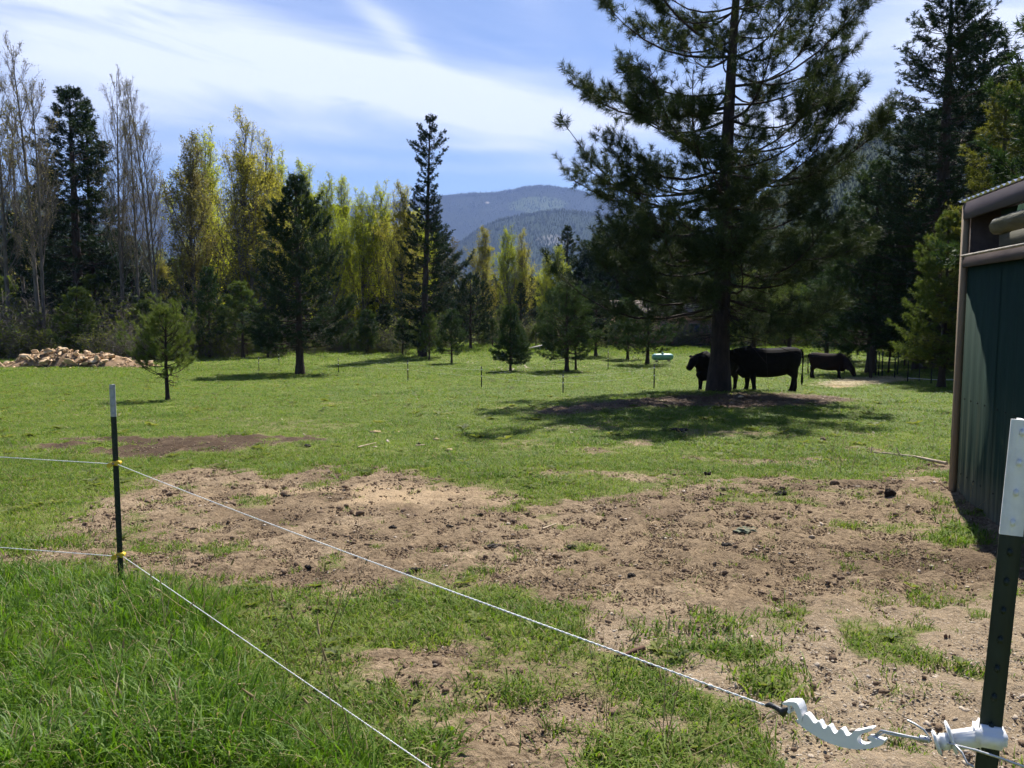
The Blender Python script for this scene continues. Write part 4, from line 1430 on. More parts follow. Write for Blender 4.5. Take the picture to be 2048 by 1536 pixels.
def thicket():
    r = np.random.default_rng(77)
    P, S, Vr = [], [], []
    for (u0, u1, d0, d1, n, h0, h1) in [(-300, 330, 64, 92, 190, 0.6, 1.9), (330, 560, 66, 95, 80, 0.5, 1.6), (560, 860, 72, 100, 90, 0.4, 1.2), (860, 1250, 84, 125, 110, 0.4, 1.2),
                                        (1250, 1900, 84, 130, 190, 0.6, 1.6), (1900, 2300, 55, 90, 60, 0.8, 1.5)]:
        for _ in range(n):
            u, d = r.uniform(u0, u1), r.uniform(d0, d1)
            p = gpt(u, d)
            if u < 330 and d < 62:
                continue
            P.append(p)
            v_ = r.choice(8, p=(0.16, 0.16, 0.16, 0.14, 0.09, 0.08, 0.09, 0.12))
            h_ = r.uniform(h0, h1) * (1.0 if r.random() < 0.6 else 0.55)
            S.append(h_ * (0.85 if v_ in (4, 5, 6) else 1.0))
            Vr.append(v_)
    n = len(P)
    S = np.array(S)
    scatter('undergrowth', P, np.stack([0 * S, 0 * S, r.uniform(0, 6.28, n)], 1), np.stack([S * 1.25, S * 1.25, S], 1), np.array(Vr), SHR,
            'twiggy grey-brown undergrowth along the field edge', 'undergrowth')
    # the wood behind, one mass
    far = [joined('wood%d' % i, K[k].wl, [K[k].bark, K[k].leafm]) for i, k in enumerate(('spruce_b', 'leafy_b', 'leafy_c', 'pine_broad', 'thin'))]
    HT = [18, 16, 18, 8, 14]
    P, S, Vr = [], [], []
    for (u0, u1, d0, d1, n, hmin, hmax, pv) in [(-400, 420, 90, 140, 85, 6, 12, (0.42, 0.12, 0.12, 0.29, 0.05)), (420, 860, 96, 135, 95, 9, 14.5, (0.16, 0.42, 0.22, 0.18, 0.02)),
                                                (860, 1120, 125, 190, 45, 6, 11, (0.45, 0.15, 0.1, 0.3, 0.0)), (1120, 2000, 105, 190, 120, 9, 17, (0.45, 0.05, 0.05, 0.45, 0.0)),
                                                (1700, 2500, 60, 110, 40, 9, 15, (0.5, 0.05, 0.05, 0.4, 0.0))]:
        for _ in range(n):
            u, d = r.uniform(u0, u1), r.uniform(d0, d1)
            k = r.choice(5, p=pv)
            P.append(gpt(u, d))
            S.append(r.uniform(hmin, hmax) / HT[k])
            Vr.append(k)
    n = len(P)
    S = np.array(S)
    scatter('treeline', P, np.stack([0 * S, 0 * S, r.uniform(0, 6.28, n)], 1), np.stack([S * 1.15, S * 1.15, S], 1), np.array(Vr), far,
            'mixed wood filling the gaps behind the field-edge trees', 'woods')


thicket()


# ================================================================== GRASS
def clump(seed, n, rad_, h, w, lean, mats, dry=0.1):
    r = np.random.default_rng(seed)
    mb = MB()
    for i in range(n):
        a, q = r.uniform(0, 6.28), rad_ * math.sqrt(r.random())
        b = np.array([q * math.cos(a), q * math.sin(a), -0.01])
        hh = h * r.uniform(0.5, 1.15)
        la = r.uniform(0, 6.28)
        ld = np.array([math.cos(la), math.sin(la), 0])
        le = hh * lean * r.uniform(0.3, 1.4)
        sd = np.array([-math.sin(la), math.cos(la), 0])
        tw = r.uniform(-0.6, 0.6)
        sd = sd * math.cos(tw) + ld * math.sin(tw)
        ww = w * r.uniform(0.6, 1.2)
        p1 = b + ld * le * 0.25 + np.array([0, 0, hh * 0.5])
        p2 = b + ld * le * 0.62 + np.array([0, 0, hh * 0.85])
        p3 = b + ld * le * 1.15 + np.array([0, 0, hh * (1.0 if lean < 0.8 else 0.92)])
        V = [b - sd * ww / 2, b + sd * ww / 2, p1 - sd * ww * 0.46, p1 + sd * ww * 0.46, p2 - sd * ww * 0.32, p2 + sd * ww * 0.32, p3]
        mi = 1 if r.random() < dry else 0
        mb.add(V, [[0, 1, 3], [0, 3, 2], [2, 3, 5], [2, 5, 4], [4, 5, 6]], mi)
    return mb.mesh('grass_clump', mats)


def build_grass():
    r = np.random.default_rng(99)
    zones = [(1.9, 3.6, 900), (3.6, 6.5, 620), (6.5, 12, 300), (12, 20, 130), (20, 34, 60), (34, 60, 20), (60, 92, 9)]
    long_m = [clump(500 + i, 13, 0.06, 0.175, 0.0065, 0.55 + 0.15 * i, [M['grass_long'], M['grass_dry']], 0.09) for i in range(4)]
    short_m = [clump(520 + i, 14, 0.065, 0.042, 0.0055, 1.1, [M['grass_short'], M['grass_dry']], 0.13) for i in range(4)]
    PP, SS, VV = [], [], []
    for (y0, y1, dens) in zones:
        w1 = 0.66 * y1 + 1.6
        n = int(dens * (y1 - y0) * 2 * w1)
        P = np.stack([r.uniform(-w1, w1, n), r.uniform(y0, y1, n)], 1)
        P = P[np.abs(P[:, 0]) < 0.66 * P[:, 1] + 1.6]
        dirt, mud, pale, gravel, lng, sg, bed = masks(P)
        keep = r.random(len(P)) < np.clip(1.03 - dirt * 1.25 + (fbm(P[:, 0] * 9 + 3, P[:, 1] * 9, 2) - 0.5) * 1.6 * smooth(0.02, 0.3, dirt), 0.008, 1)
        P, lng, dirt, sg = P[keep], lng[keep], dirt[keep], sg[keep]
        n = len(P)
        isl = r.random(n) < lng * 0.92 * (0.75 + 0.25 * (fbm(P[:, 0] * 2.2, P[:, 1] * 2.2 + 31, 3) > 0.47))
        s = np.where(isl, r.uniform(0.5, 1.15, n) * (0.42 + 0.58 * smooth(0.15, 0.95, lng)) * (0.62 + 0.75 * fbm(P[:, 0] * 1.5 + 8, P[:, 1] * 1.5, 3)), r.uniform(0.6, 1.5, n))
        # taller, denser tussocks in places
        tus = smooth(0.58, 0.72, fbm(P[:, 0] * 0.8 + 5, P[:, 1] * 0.8 + 90, 3))
        s = s * (1 + 0.5 * tus) * (1 - 0.3 * dirt)
        s = np.where(sg > 0.5, s * 1.5, s)
        mid = P[:, 1]
        grow = np.where(isl, 1.0, 1 + smooth(7, 26, mid) * 1.1 + smooth(26, 70, mid) * 2.0)
        h = np.where(isl, 1.0, 1 + smooth(14, 60, mid) * 1.0)
        edge = smooth(66, 84, mid) * 2.6 + 1
        s3 = np.stack([s * grow, s * grow, s * h * edge], 1)
        z = G(P[:, 0], P[:, 1])
        PP.append(np.stack([P[:, 0], P[:, 1], z], 1))
        SS.append(s3)
        VV.append(np.where(isl, r.integers(0, 4, n), 4 + r.integers(0, 4, n)))
    PP, SS, VV = np.concatenate(PP), np.concatenate(SS), np.concatenate(VV)
    n = len(PP)
    rot = np.stack([r.normal(size=n) * 0.08, r.normal(size=n) * 0.08, r.uniform(0, 6.28, n)], 1)
    scatter('grass', PP, rot, SS, VV, long_m + short_m, 'spring grass growing over the pasture', 'grass')
    print('grass clumps', n)


build_grass()


def build_weeds():
    """broad-leaved rosettes, dry stalks and small yellow flowers in the grass"""
    r = np.random.default_rng(321)
    ms = []
    for i in range(3):
        mb = MB()
        for k in range(11):
            a = k * 2.4 + r.normal() * 0.3
            L_, w_ = r.uniform(0.08, 0.16), r.uniform(0.025, 0.045)
            o_ = np.array([math.cos(a), math.sin(a), 0])
            sd = np.array([-math.sin(a), math.cos(a), 0])
            up = r.uniform(0.3, 0.9)
            p1 = o_ * L_ * 0.5 + np.array([0, 0, L_ * 0.5 * up])
            p2 = o_ * L_ + np.array([0, 0, L_ * 0.45 * up])
            mb.add([(0, 0, 0), p1 - sd * w_, p2, p1 + sd * w_], [[0, 1, 2], [0, 2, 3]])
        ms.append(mb.mesh('weed', M['leaf_shrub']))
    for i in range(2):
        mb = MB()
        for k in range(4):
            b = np.append(r.normal(size=2) * 0.03, 0)
            t = b + np.array([r.normal() * 0.10, r.normal() * 0.10, r.uniform(0.18, 0.34)])
            mb.tube([b, (b + t) / 2 + np.append(r.normal(size=2) * 0.01, 0), t], [0.002, 0.0018, 0.001], 3, False)
            mb.tube([t, t + (t - b) * 0.12], [0.005, 0.002], 4, False)
        ms.append(mb.mesh('stalk', M['grass_dry']))
    mb = MB()
    for k in range(4):
        b = np.append(r.normal(size=2) * 0.06, 0)
        t = b + np.array([0, 0, r.uniform(0.05, 0.10)])
        mb.tube([b, t], 0.0015, 3, False)
        mb.tube([t, t + np.array([0, 0, 0.006])], [0.016, 0.012], 7)
    ms.append(mb.mesh('flower', M['plastic_yellow']))
    PP, SS, VV = [], [], []
    for (y0, y1, n, pv) in [(2.2, 6, 420, (0.30, 0.30, 0.30, 0.05, 0.05, 0.0)), (6, 14, 420, (0.26, 0.26, 0.26, 0.11, 0.11, 0.0)), (14, 60, 1500, (0.29, 0.28, 0.28, 0.07, 0.06, 0.02))]:
        w1 = 0.66 * y1 + 1.6
        P = np.stack([r.uniform(-w1, w1, n * 2), r.uniform(y0, y1, n * 2)], 1)
        P = P[np.abs(P[:, 0]) < 0.66 * P[:, 1] + 1.6]
        mk = masks(P)
        cl = smooth(0.42, 0.62, fbm(P[:, 0] * 0.5, P[:, 1] * 0.5 + 44, 3))
        P = P[r.random(len(P)) < np.clip(1 - mk[0] * 1.3, 0.03, 1) * (0.25 + cl)]
        n = len(P)
        PP.append(np.stack([P[:, 0], P[:, 1], G(P[:, 0], P[:, 1]) + 0.01], 1))
        VV.append(r.choice(6, n, p=pv))
        SS.append(r.uniform(0.6, 1.3, n) * np.where(P[:, 1] > 14, 1.1, np.where(VV[-1] < 3, np.where(P[:, 1] > 6, 0.6, 0.42), 1.0)))
    PP, SS, VV = np.concatenate(PP), np.concatenate(SS), np.concatenate(VV)
    n = len(PP)
    scatter('weeds', PP, np.stack([r.normal(size=n) * 0.1, r.normal(size=n) * 0.1, r.uniform(0, 6.28, n)], 1), np.stack([SS, SS, SS], 1), VV, ms,
            'low broad-leaved weeds and dry stalks in the pasture', 'weeds')


build_weeds()


# ------------------------------------------------------------------ clods, gravel, pine litter
def build_clods():
    r = np.random.default_rng(123)
    ms = []
    for i in range(5):
        ms.append(MB().add_bm(blob_rock(600 + i, 1, 0.9, 0.8, 4)).mesh('clod_piece', M['clod']))
    for i in range(4):
        ms.append(MB().add_bm(blob_rock(620 + i, 1, 0.5, 0.55, 6)).mesh('gravel_piece', M['stone']))
    PP, SS, VV = [], [], []
    for (y0, y1, dens) in [(1.9, 4, 2200), (4, 7, 1700), (7, 13, 650), (13, 28, 40)]:
        w1 = 0.66 * y1 + 1.6
        n = int(dens * (y1 - y0) * 2 * w1)
        P = np.stack([r.uniform(-w1, w1, n), r.uniform(y0, y1, n)], 1)
        P = P[np.abs(P[:, 0]) < 0.66 * P[:, 1] + 1.6]
        dirt, mud, pale, gravel, lng, sg, bed = masks(P)
        keep = r.random(len(P)) < np.clip(dirt * 1.1 - 0.15, 0.0, 1) * (1 - 0.65 * pale)
        P, gravel = P[keep], gravel[keep]
        n = len(P)
        g = r.random(n) < (0.14 + 0.6 * gravel)
        s = 0.007 + 0.013 * r.random(n) ** 2 + np.where(r.random(n) < 0.025, r.uniform(0.01, 0.035, n), 0)
        s = s * np.where(P[:, 1] > 7, 1.5, 1.0)
        s = np.where(g, s * 0.95, s * 1.25)
        PP.append(np.stack([P[:, 0], P[:, 1], G(P[:, 0], P[:, 1]) + s * 0.1], 1))
        SS.append(np.stack([s, s, s * 0.8], 1))
        VV.append(np.where(g, 5 + r.integers(0, 4, n), r.integers(0, 5, n)))
    PP, SS, VV = np.concatenate(PP), np.concatenate(SS), np.concatenate(VV)
    n = len(PP)
    rot = np.stack([r.normal(size=n) * 0.4, r.normal(size=n) * 0.4, r.uniform(0, 6.28, n)], 1)
    scatter('gravel', PP, rot, SS, VV, ms, 'loose clods and small gravel on the bare dirt', 'gravel')
    print('clods', n)
    # straw by the pen and pine litter under the big pine
    st = [clump(640 + i, 10, 0.16, 0.05, 0.010, 3.2, [M['straw'], M['straw']], 0) for i in range(3)]
    P = np.stack([r.uniform(13, 23, 9000), r.uniform(36, 50, 9000)], 1)
    hay = 1 - smooth(-0.6, 0.5, sdist(P, HAY) + (fbm(P[:, 0] * 2, P[:, 1] * 2, 3) - 0.5) * 2)
    P = P[r.random(len(P)) < hay]
    n = len(P)
    s = r.uniform(0.8, 2.2, n)
    scatter('straw', np.stack([P[:, 0], P[:, 1], G(P[:, 0], P[:, 1])], 1), np.stack([0 * s, 0 * s, r.uniform(0, 6, n)], 1), np.stack([s, s, s], 1), r.integers(0, 3, n), st,
            'pale strewn hay in front of the cattle pen', 'hay')
    lt = [clump(650 + i, 9, 0.14, 0.035, 0.010, 3.5, [M['litter'], M['litter']], 0) for i in range(3)]
    P = np.stack([r.uniform(-2, 12, 16000), r.uniform(17, 30, 16000)], 1)
    bed = 1 - smooth(-0.4, 0.8, sdist(P, PINE_BED) + (fbm(P[:, 0] * 2, P[:, 1] * 2, 3) - 0.5))
    P = P[r.random(len(P)) < bed]
    n = len(P)
    s = r.uniform(0.7, 1.8, n)
    scatter('litter', np.stack([P[:, 0], P[:, 1], G(P[:, 0], P[:, 1])], 1), np.stack([0 * s, 0 * s, r.uniform(0, 6, n)], 1), np.stack([s, s, s], 1), r.integers(0, 3, n), lt,
            'brown needle litter on the mound under the big pine', 'litter')


build_clods()


# ================================================================== ROCK PILE
def rock_pile():
    c = gpt(160, 58)
    o = empty('rock_pile', c)
    tag(o, 'heap of tan field stones by the trees at the left', 'rock pile')
    r = np.random.default_rng(31)
    # earth core: a low ragged mound
    nx, ny = 40, 14
    xs = np.linspace(-5.4, 5.6, nx)
    ysn = np.linspace(-1.6, 1.8, ny)
    X, Y = np.meshgrid(xs, ysn)

    def hgt(x, y):
        a = np.interp(x, [-5.4, -4.6, -3.2, -1.6, 0.2, 2.2, 3.8, 5.6], [0, 0.30, 0.85, 1.22, 0.95, 0.75, 0.38, 0])
        return a * np.clip(1 - (y / 1.7) ** 2, 0, 1) ** 0.8
    Z = hgt(X, Y) + (fbm(X * 1.5 + 9, Y * 1.5 + 9, 3) - 0.5) * 0.3 * (hgt(X, Y) > 0.05) - 0.05
    V = np.stack([X.ravel(), Y.ravel(), Z.ravel()], 1)
    i, j = np.meshgrid(np.arange(ny - 1), np.arange(nx - 1), indexing='ij')
    a = (i * nx + j).ravel()
    MB().add(V, np.stack([a, a + 1, a + nx + 1, a + nx], 1)).build('earth', surf('pile_earth', (0.15, 0.095, 0.052), (0.30, 0.20, 0.115), 2.5, 0.95, 0.8, 8, bdist=0.05), o, smooth_faces=True)
    meshes = [MB().add_bm(blob_rock(700 + i, 3, 0.03, 0.8, 9, True)).mesh('rock', M['rock']) for i in range(9)]
    for k in range(255):
        x = r.uniform(-5.3, 5.5)
        y = r.uniform(-1.68, 0.35)
        big = r.random() < 0.22
        s = r.uniform(0.45, 0.85) if big else r.uniform(0.16, 0.42)
        if x > 2.5:
            s *= 0.7
        z = float(hgt(np.array(x), np.array(y)))
        q = link('rock', meshes[r.integers(0, 9)], o, (x, y - s * 0.12, z + s * 0.14))
        q.scale = (s * r.uniform(0.9, 1.5), s, s * r.uniform(0.6, 0.95))
        q.rotation_euler = (r.normal() * 0.3, r.normal() * 0.35, r.uniform(0, 6.28))
    for k in range(40):
        x, y = r.uniform(-7.0, 6.5), r.uniform(-2.8, -1.2)
        s = r.uniform(0.12, 0.36)
        q = link('rock', meshes[r.integers(0, 9)], o, (x, y, float(G(c[0] + x, c[1] + y)) - c[2] + s * 0.05))
        q.scale = (s * 1.3, s, s * 0.55)
        q.rotation_euler = (0, 0, r.uniform(0, 6.28))


rock_pile()


# ================================================================== SHED
def build_shed():
    WD = np.array([0.216, 1.0, 0]) / math.hypot(0.216, 1.0)       # along the wall, away from the camera
    WN = np.array([-WD[1], WD[0], 0])                             # outwards (to the left)
    UP = np.array([0, 0, 1.0])
    Rm = np.stack([WN, WD, UP], 1)                                # local x out, y along, z up
    base = on_plane(1906, 988, at(1906, 988, 8.3), np.array([0, 1.0, 0]))
    z0 = base[2]
    o = empty('shed', base)
    tag(o, 'dark green metal shed with weathered corner post at the right', 'shed')
    ztop = at(1938, 410, 8.3)[2] - z0
    zrail = at(1943, 515, 8.3)[2] - z0
    LEN = 4.6

    def loc(x, y, z):
        return WN * x + WD * y + UP * z
    lean = (ztop - zrail) * 0

    def slab(name, mat, x, y0, y1, za, zb, th, bev=0.006):
        MB().bbox(loc(x, (y0 + y1) / 2, (za + zb) / 2), (th, abs(y1 - y0), zb - za), bev, Rm).build(name, mat, o)
    slab('corner_post', M['wood_post'], 0.012, -0.06, 0.03, -0.35, ztop, 0.055)
    slab('rail', M['wood_dark'], 0.02, -0.062, -LEN, zrail - 0.10, zrail, 0.04, 0.003)
    slab('rail_cap', M['wood_grey'], 0.022, -0.062, -LEN, zrail + 0.002, zrail + 0.022, 0.075, 0.004)
    slab('fascia', M['fascia'], 0.035, -0.062, -LEN - 0.2, ztop - 0.15, ztop + 0.012, 0.035, 0.003)
    # corrugated wall sheets, painted green, with paler upright streaks and dust low down
    m, nt, N, L = new_mat('shed_green')
    out = N.new('ShaderNodeOutputMaterial')
    p = N.new('ShaderNodeBsdfPrincipled')
    tc = N.new('ShaderNodeTexCoord')
    mp = N.new('ShaderNodeMapping')
    mp.inputs['Scale'].default_value = (1, 7.0, 0.30)
    L.new(tc.outputs['Object'], mp.inputs[0])
    n1 = noise_node(N, L, mp.outputs[0], 1.7, 5, 0.6, 0.3)
    mp2 = N.new('ShaderNodeMapping')
    mp2.inputs['Scale'].default_value = (1, 10, 1.2)
    L.new(tc.outputs['Object'], mp2.inputs[0])
    n2 = noise_node(N, L, mp2.outputs[0], 3.0, 6, 0.65)
    col = ramp(N, L, n2.outputs['Fac'], [(0.3, (0.007, 0.022, 0.014)), (0.7, (0.013, 0.036, 0.023))]).outputs[0]
    sp = N.new('ShaderNodeSeparateXYZ')
    L.new(tc.outputs['Object'], sp.inputs[0])
    lowf = mth(N, L, 'MULTIPLY', mth(N, L, 'SUBTRACT', 1.25, sp.outputs[2]), 0.85, True)
    streaks = mth(N, L, 'MULTIPLY', ramp(N, L, n1.outputs['Fac'], [(0.46, (0, 0, 0)), (0.72, (1, 1, 1))]).outputs[0], lowf, True)
    col = mixc(N, L, mth(N, L, 'MULTIPLY', streaks, 0.7), col, (0.16, 0.17, 0.095))
    dust = mth(N, L, 'MULTIPLY', mth(N, L, 'SUBTRACT', 0.42, sp.outputs[2]), 1.6, True)
    col = mixc(N, L, mth(N, L, 'MULTIPLY', dust, n2.outputs['Fac']), col, (0.24, 0.19, 0.13))
    L.new(col, p.inputs['Base Color'])
    p.inputs['Roughness'].default_value = 0.85
    p.inputs['Specular IOR Level'].default_value = 0.12
    L.new(p.outputs[0], out.inputs['Surface'])
    y = -0.062
    k = 0
    while y > -LEN + 0.1:
        wd = 0.92
        n = 41
        t = np.linspace(0, wd, n)
        prof = 0.0026 * np.cos((y - t) * 2 * math.pi / 0.185) - 0.004 * (k % 2)
        V, fz = [], (-0.30, zrail - 0.05)
        for z in fz:
            for a, b in zip(t, prof):
                V.append(loc(-0.012 + b, y - a, z))
        for z in fz:
            for a, b in zip(t, prof):
                V.append(loc(-0.016 + b, y - a, z))
        f = []
        for i in range(n - 1):
            f.append([i, i + 1, n + i + 1, n + i])
            f.append([2 * n + i, 3 * n + i, 3 * n + i + 1, 2 * n + i + 1])
            f.append([n + i, n + i + 1, 3 * n + i + 1, 3 * n + i])
        q = MB().add(V, f).build('wall_sheet', m, o, smooth_faces=False)
        # fasteners
        mb = MB()
        for zz in (0.25, 1.0):
            for a in (0.14, 0.33, 0.52, 0.71):
                mb.tube([loc(-0.006, y - a, zz), loc(0.004, y - a, zz)], 0.006, 6)
        mb.build('screws', M['post_dark'], q)
        y -= wd - 0.02
        k += 1
    # remaining walls so that the inside is dark
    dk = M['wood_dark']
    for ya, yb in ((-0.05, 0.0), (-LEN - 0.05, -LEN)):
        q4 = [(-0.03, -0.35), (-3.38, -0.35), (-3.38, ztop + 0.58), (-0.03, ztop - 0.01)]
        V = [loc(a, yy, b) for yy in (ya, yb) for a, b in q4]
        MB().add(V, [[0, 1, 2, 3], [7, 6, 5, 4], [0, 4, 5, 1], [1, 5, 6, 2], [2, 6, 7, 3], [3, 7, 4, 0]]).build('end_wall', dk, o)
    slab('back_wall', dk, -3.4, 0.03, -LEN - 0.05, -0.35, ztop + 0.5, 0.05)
    # bracing panel inside the opening
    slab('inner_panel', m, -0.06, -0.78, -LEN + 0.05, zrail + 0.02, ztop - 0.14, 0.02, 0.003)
    # roof: corrugated metal sheets, rising to the right
    n = 260
    t = np.linspace(0.05, -LEN - 0.3, n)
    wv = 0.012 * np.sin(t * 2 * math.pi / 0.13)
    V = []
    for (x, dz) in ((0.075, 0.0), (-3.6, 0.65)):
        for a, b in zip(t, wv):
            V.append(loc(x, a, ztop + 0.032 + dz + b))
    for (x, dz) in ((0.075, 0.0), (-3.6, 0.65)):
        for a, b in zip(t, wv):
            V.append(loc(x, a, ztop + 0.030 + dz + b))
    f = []
    for i in range(n - 1):
        f.append([i, i + 1, n + i + 1, n + i])
        f.append([2 * n + i, 3 * n + i, 3 * n + i + 1, 2 * n + i + 1])
        f.append([i, 2 * n + i, 2 * n + i + 1, i + 1])
    MB().add(V, f).build('roof', M['roof_metal'], o)
    # weathered slab log with a grey board under it, lying along the rail inside the opening
    y0, y1 = -1.04, -3.2
    zc = (at(2003, 452, 7.3)[2] - z0)
    rl = np.random.default_rng(3)
    tt = np.linspace(0, 1, 34)
    k = 20
    a_ = np.arange(k) * 2 * math.pi / k
    rings = []
    for i, q in enumerate(tt):
        rr = 0.078 * (1 + 0.05 * np.sin(a_ * 3 + q * 4) + 0.03 * rl.normal(size=k))
        if i == 0:
            rr = rr * 0.93
        sk = 0.05 * np.sin(a_) if i == 0 else 0.0 * a_
        rings.append(np.array([base + loc(0.05 + r_ * math.cos(t_), y0 + (y1 - y0) * q - s_, zc + 0.03 * q + r_ * math.sin(t_) * 0.95) for r_, t_, s_ in zip(rr, a_, sk)]))
    V = np.concatenate(rings)
    f = [[i * k + j, i * k + (j + 1) % k, (i + 1) * k + (j + 1) % k, (i + 1) * k + j] for i in range(len(tt) - 1) for j in range(k)]
    lm = surf('log_wood', (0.045, 0.045, 0.026), (0.10, 0.096, 0.065), 8, 0.9, 1.0, 26, c3=(0.30, 0.30, 0.30), stretch=(1, 0.10, 1), bdist=0.02)
    mb = MB().add(V, f)
    mb.add(np.vstack([rings[0], rings[0].mean(0)]), [[j, (j + 1) % k, k] for j in range(k)])
    lg = mb.build('log', lm)
    tag(lg, 'weathered grey log lying along the opening under the shed roof', 'log')
    zb = zrail + 0.024
    bd = MB().bbox(base + loc(0.025, (y0 + y1) / 2 - 0.03, (zb + zc - 0.072) / 2), (0.05, y0 - y1, zc - 0.072 - zb), 0.006, Rm).build('board', surf('board_wood', (0.055, 0.055, 0.043), (0.12, 0.115, 0.095), 7, 0.9, 0.6, 25, stretch=(1, 0.1, 1), bdist=0.01))
    tag(bd, 'dull grey board on the shed rail below the weathered log', 'board')


build_shed()


# ================================================================== NEAR ELECTRIC FENCE
def tpost(name, top, bot, width, label, white_len, facing, tip='post_white'):
    """steel T-post from bot to top; face flange looks along facing"""
    top, bot = np.asarray(top, float), np.asarray(bot, float)
    ax = top - bot
    Ln = np.linalg.norm(ax)
    ax /= Ln
    fc = np.asarray(facing, float)
    fc = fc - ax * np.dot(fc, ax)
    fc /= np.linalg.norm(fc)
    sd = np.cross(ax, fc)
    o = empty(name, bot)
    w, th, web = width, 0.0045, width * 0.85

    def prism(z0, z1, e=0.0):
        pr = np.array([(-w / 2 - e, e), (w / 2 + e, e), (w / 2 + e, -th - e), (th * 0.8 + e, -th - e), (th * 0.8 + e, -web - e), (-th * 0.8 - e, -web - e), (-th * 0.8 - e, -th - e), (-w / 2 - e, -th - e)])
        V = [sd * a + fc * b + ax * z for z in (z0, z1) for a, b in pr]
        n = 8
        mb = MB()
        mb.add(V, [[i, (i + 1) % n, n + (i + 1) % n, n + i] for i in range(n)])
        for q in (0, 8):
            mb.add([V[q + i] for i in (0, 1, 2, 7)], [[0, 1, 2, 3]])
            mb.add([V[q + i] for i in (3, 4, 5, 6)], [[0, 1, 2, 3]])
        return mb
    prism(-0.45, Ln - white_len).build('post_shaft', M['post_green'], o)
    prism(Ln - white_len + 0.0002, Ln, 0.0004).build('painted_top', M[tip], o)
    zz = Ln - 0.022
    mbw, mbg = MB(), MB()
    while zz > 0.05:
        tgt = mbw if zz > Ln - white_len else mbg
        c = fc * 0.003 + ax * zz
        R_ = np.stack([sd, fc, ax], 1)
        tgt.bbox(c, (0.008, 0.009, 0.013), 0.002, R_)
        zz -= 0.054
    mbw.build('studs', M[tip], o)
    mbg.build('studs', M['post_green'], o)
    tag(o, label, 'fence post')
    return o, ax, fc, sd, Ln


# left post
LB = ground_px(243, 1178)
LD = LB[1]
LT = at(224, 769, LD)
lp, lax, lfc, lsd, lln = tpost('fence_post', LT, LB, 0.034, 'green steel fence post with shade-toned white tip in the long grass', 0.205, (0.1, -1, 0), 'post_white_shaded')
WIRE_L = [at(236, 929, LD - 0.035), at(246, 1113, LD - 0.035)]
for k, P in enumerate(WIRE_L):
    h = np.dot(P - LB, lax)
    c = lax * h
    mb = MB()
    mb.bbox(c - lfc * 0.008, (0.048, 0.040, 0.030), 0.006, np.stack([lsd, lfc, lax], 1))
    for s in (-1, 1):
        q = c + lsd * (0.026 * s) + lfc * 0.016 + lax * (0.006 * s)
        mb.tube([q - lfc * 0.022, q + lfc * 0.012], [0.012, 0.013], 10)
        mb.tube([q + lfc * 0.012, q + lfc * 0.022], [0.017, 0.016], 12)
    mb.build('insulator', M['plastic_yellow'], lp)

# right post, close to the camera and leaning
RD = 1.44
RT = at(2047, 840, RD)
RM_ = at(1973, 1536, RD)
rdir = (RM_ - RT) / np.linalg.norm(RM_ - RT)
tt = 1.2
while True:
    q = RT + rdir * tt
    if q[2] <= G(q[0], q[1]):
        break
    tt += 0.01
RB = q
rp, rax, rfc, rsd, rln = tpost('fence_post', RT, RB, 0.036, 'close dark fence post with big white studded top at the right', 0.208, (-0.35, -1, 0))
HEAD = at(1885, 1484, RD + 0.02)
# white insulator clamped on the post
hcol = np.dot(on_plane(1975, 1470, RT, np.array([0, 1.0, 0])) - RB, rax)
cc = RB + rax * hcol
Rr = np.stack([rsd, rfc, rax], 1)
mb = MB()
mb.bbox(cc - RB - rfc * 0.004, (0.050, 0.058, 0.036), 0.008, Rr)
hd = (HEAD - cc) / np.linalg.norm(HEAD - cc)
hup = np.array([0, 0, 1.0]) - hd * hd[2]
hup /= np.linalg.norm(hup)
hs = np.cross(hup, hd)
Rh = np.stack([hd, hs, hup], 1)
arm_len = np.linalg.norm(HEAD - cc)
mb.bbox(cc - RB + hd * (arm_len * 0.5), (arm_len * 0.72, 0.024, 0.032), 0.004, Rh)
mb.bbox(cc - RB + hd * (arm_len * 0.28), (arm_len * 0.22, 0.030, 0.042), 0.008, Rh)
mb.build('insulator', M['plastic_white'], rp)
mb = MB()
mb.bbox(HEAD - RB - hd * 0.016 + hup * 0.006, (0.005, 0.036, 0.050), 0.0015, Rh)
mb.bbox(HEAD - RB - hd * 0.004, (0.020, 0.020, 0.026), 0.003, Rh)
mb.bbox(HEAD - RB + hd * 0.010 + hup * 0.001, (0.006, 0.030, 0.036), 0.002, Rh)
mb.build('clip', M['plastic_white'], rp)


def cable(name, pts, r, mat, label, cat='wire', sag=0.0, n=40, k=6):
    pts = [np.asarray(p, float) for p in pts]
    if len(pts) == 2:
        t = np.linspace(0, 1, n)[:, None]
        P = pts[0] * (1 - t) + pts[1] * t
        P[:, 2] -= (sag * 4 * t * (1 - t))[:, 0]
    else:
        P = np.array(pts)
    mb = MB()
    mb.tube(P, r, k)
    o = mb.build(name, mat, smooth_faces=True)
    tag(o, label, cat)
    return o


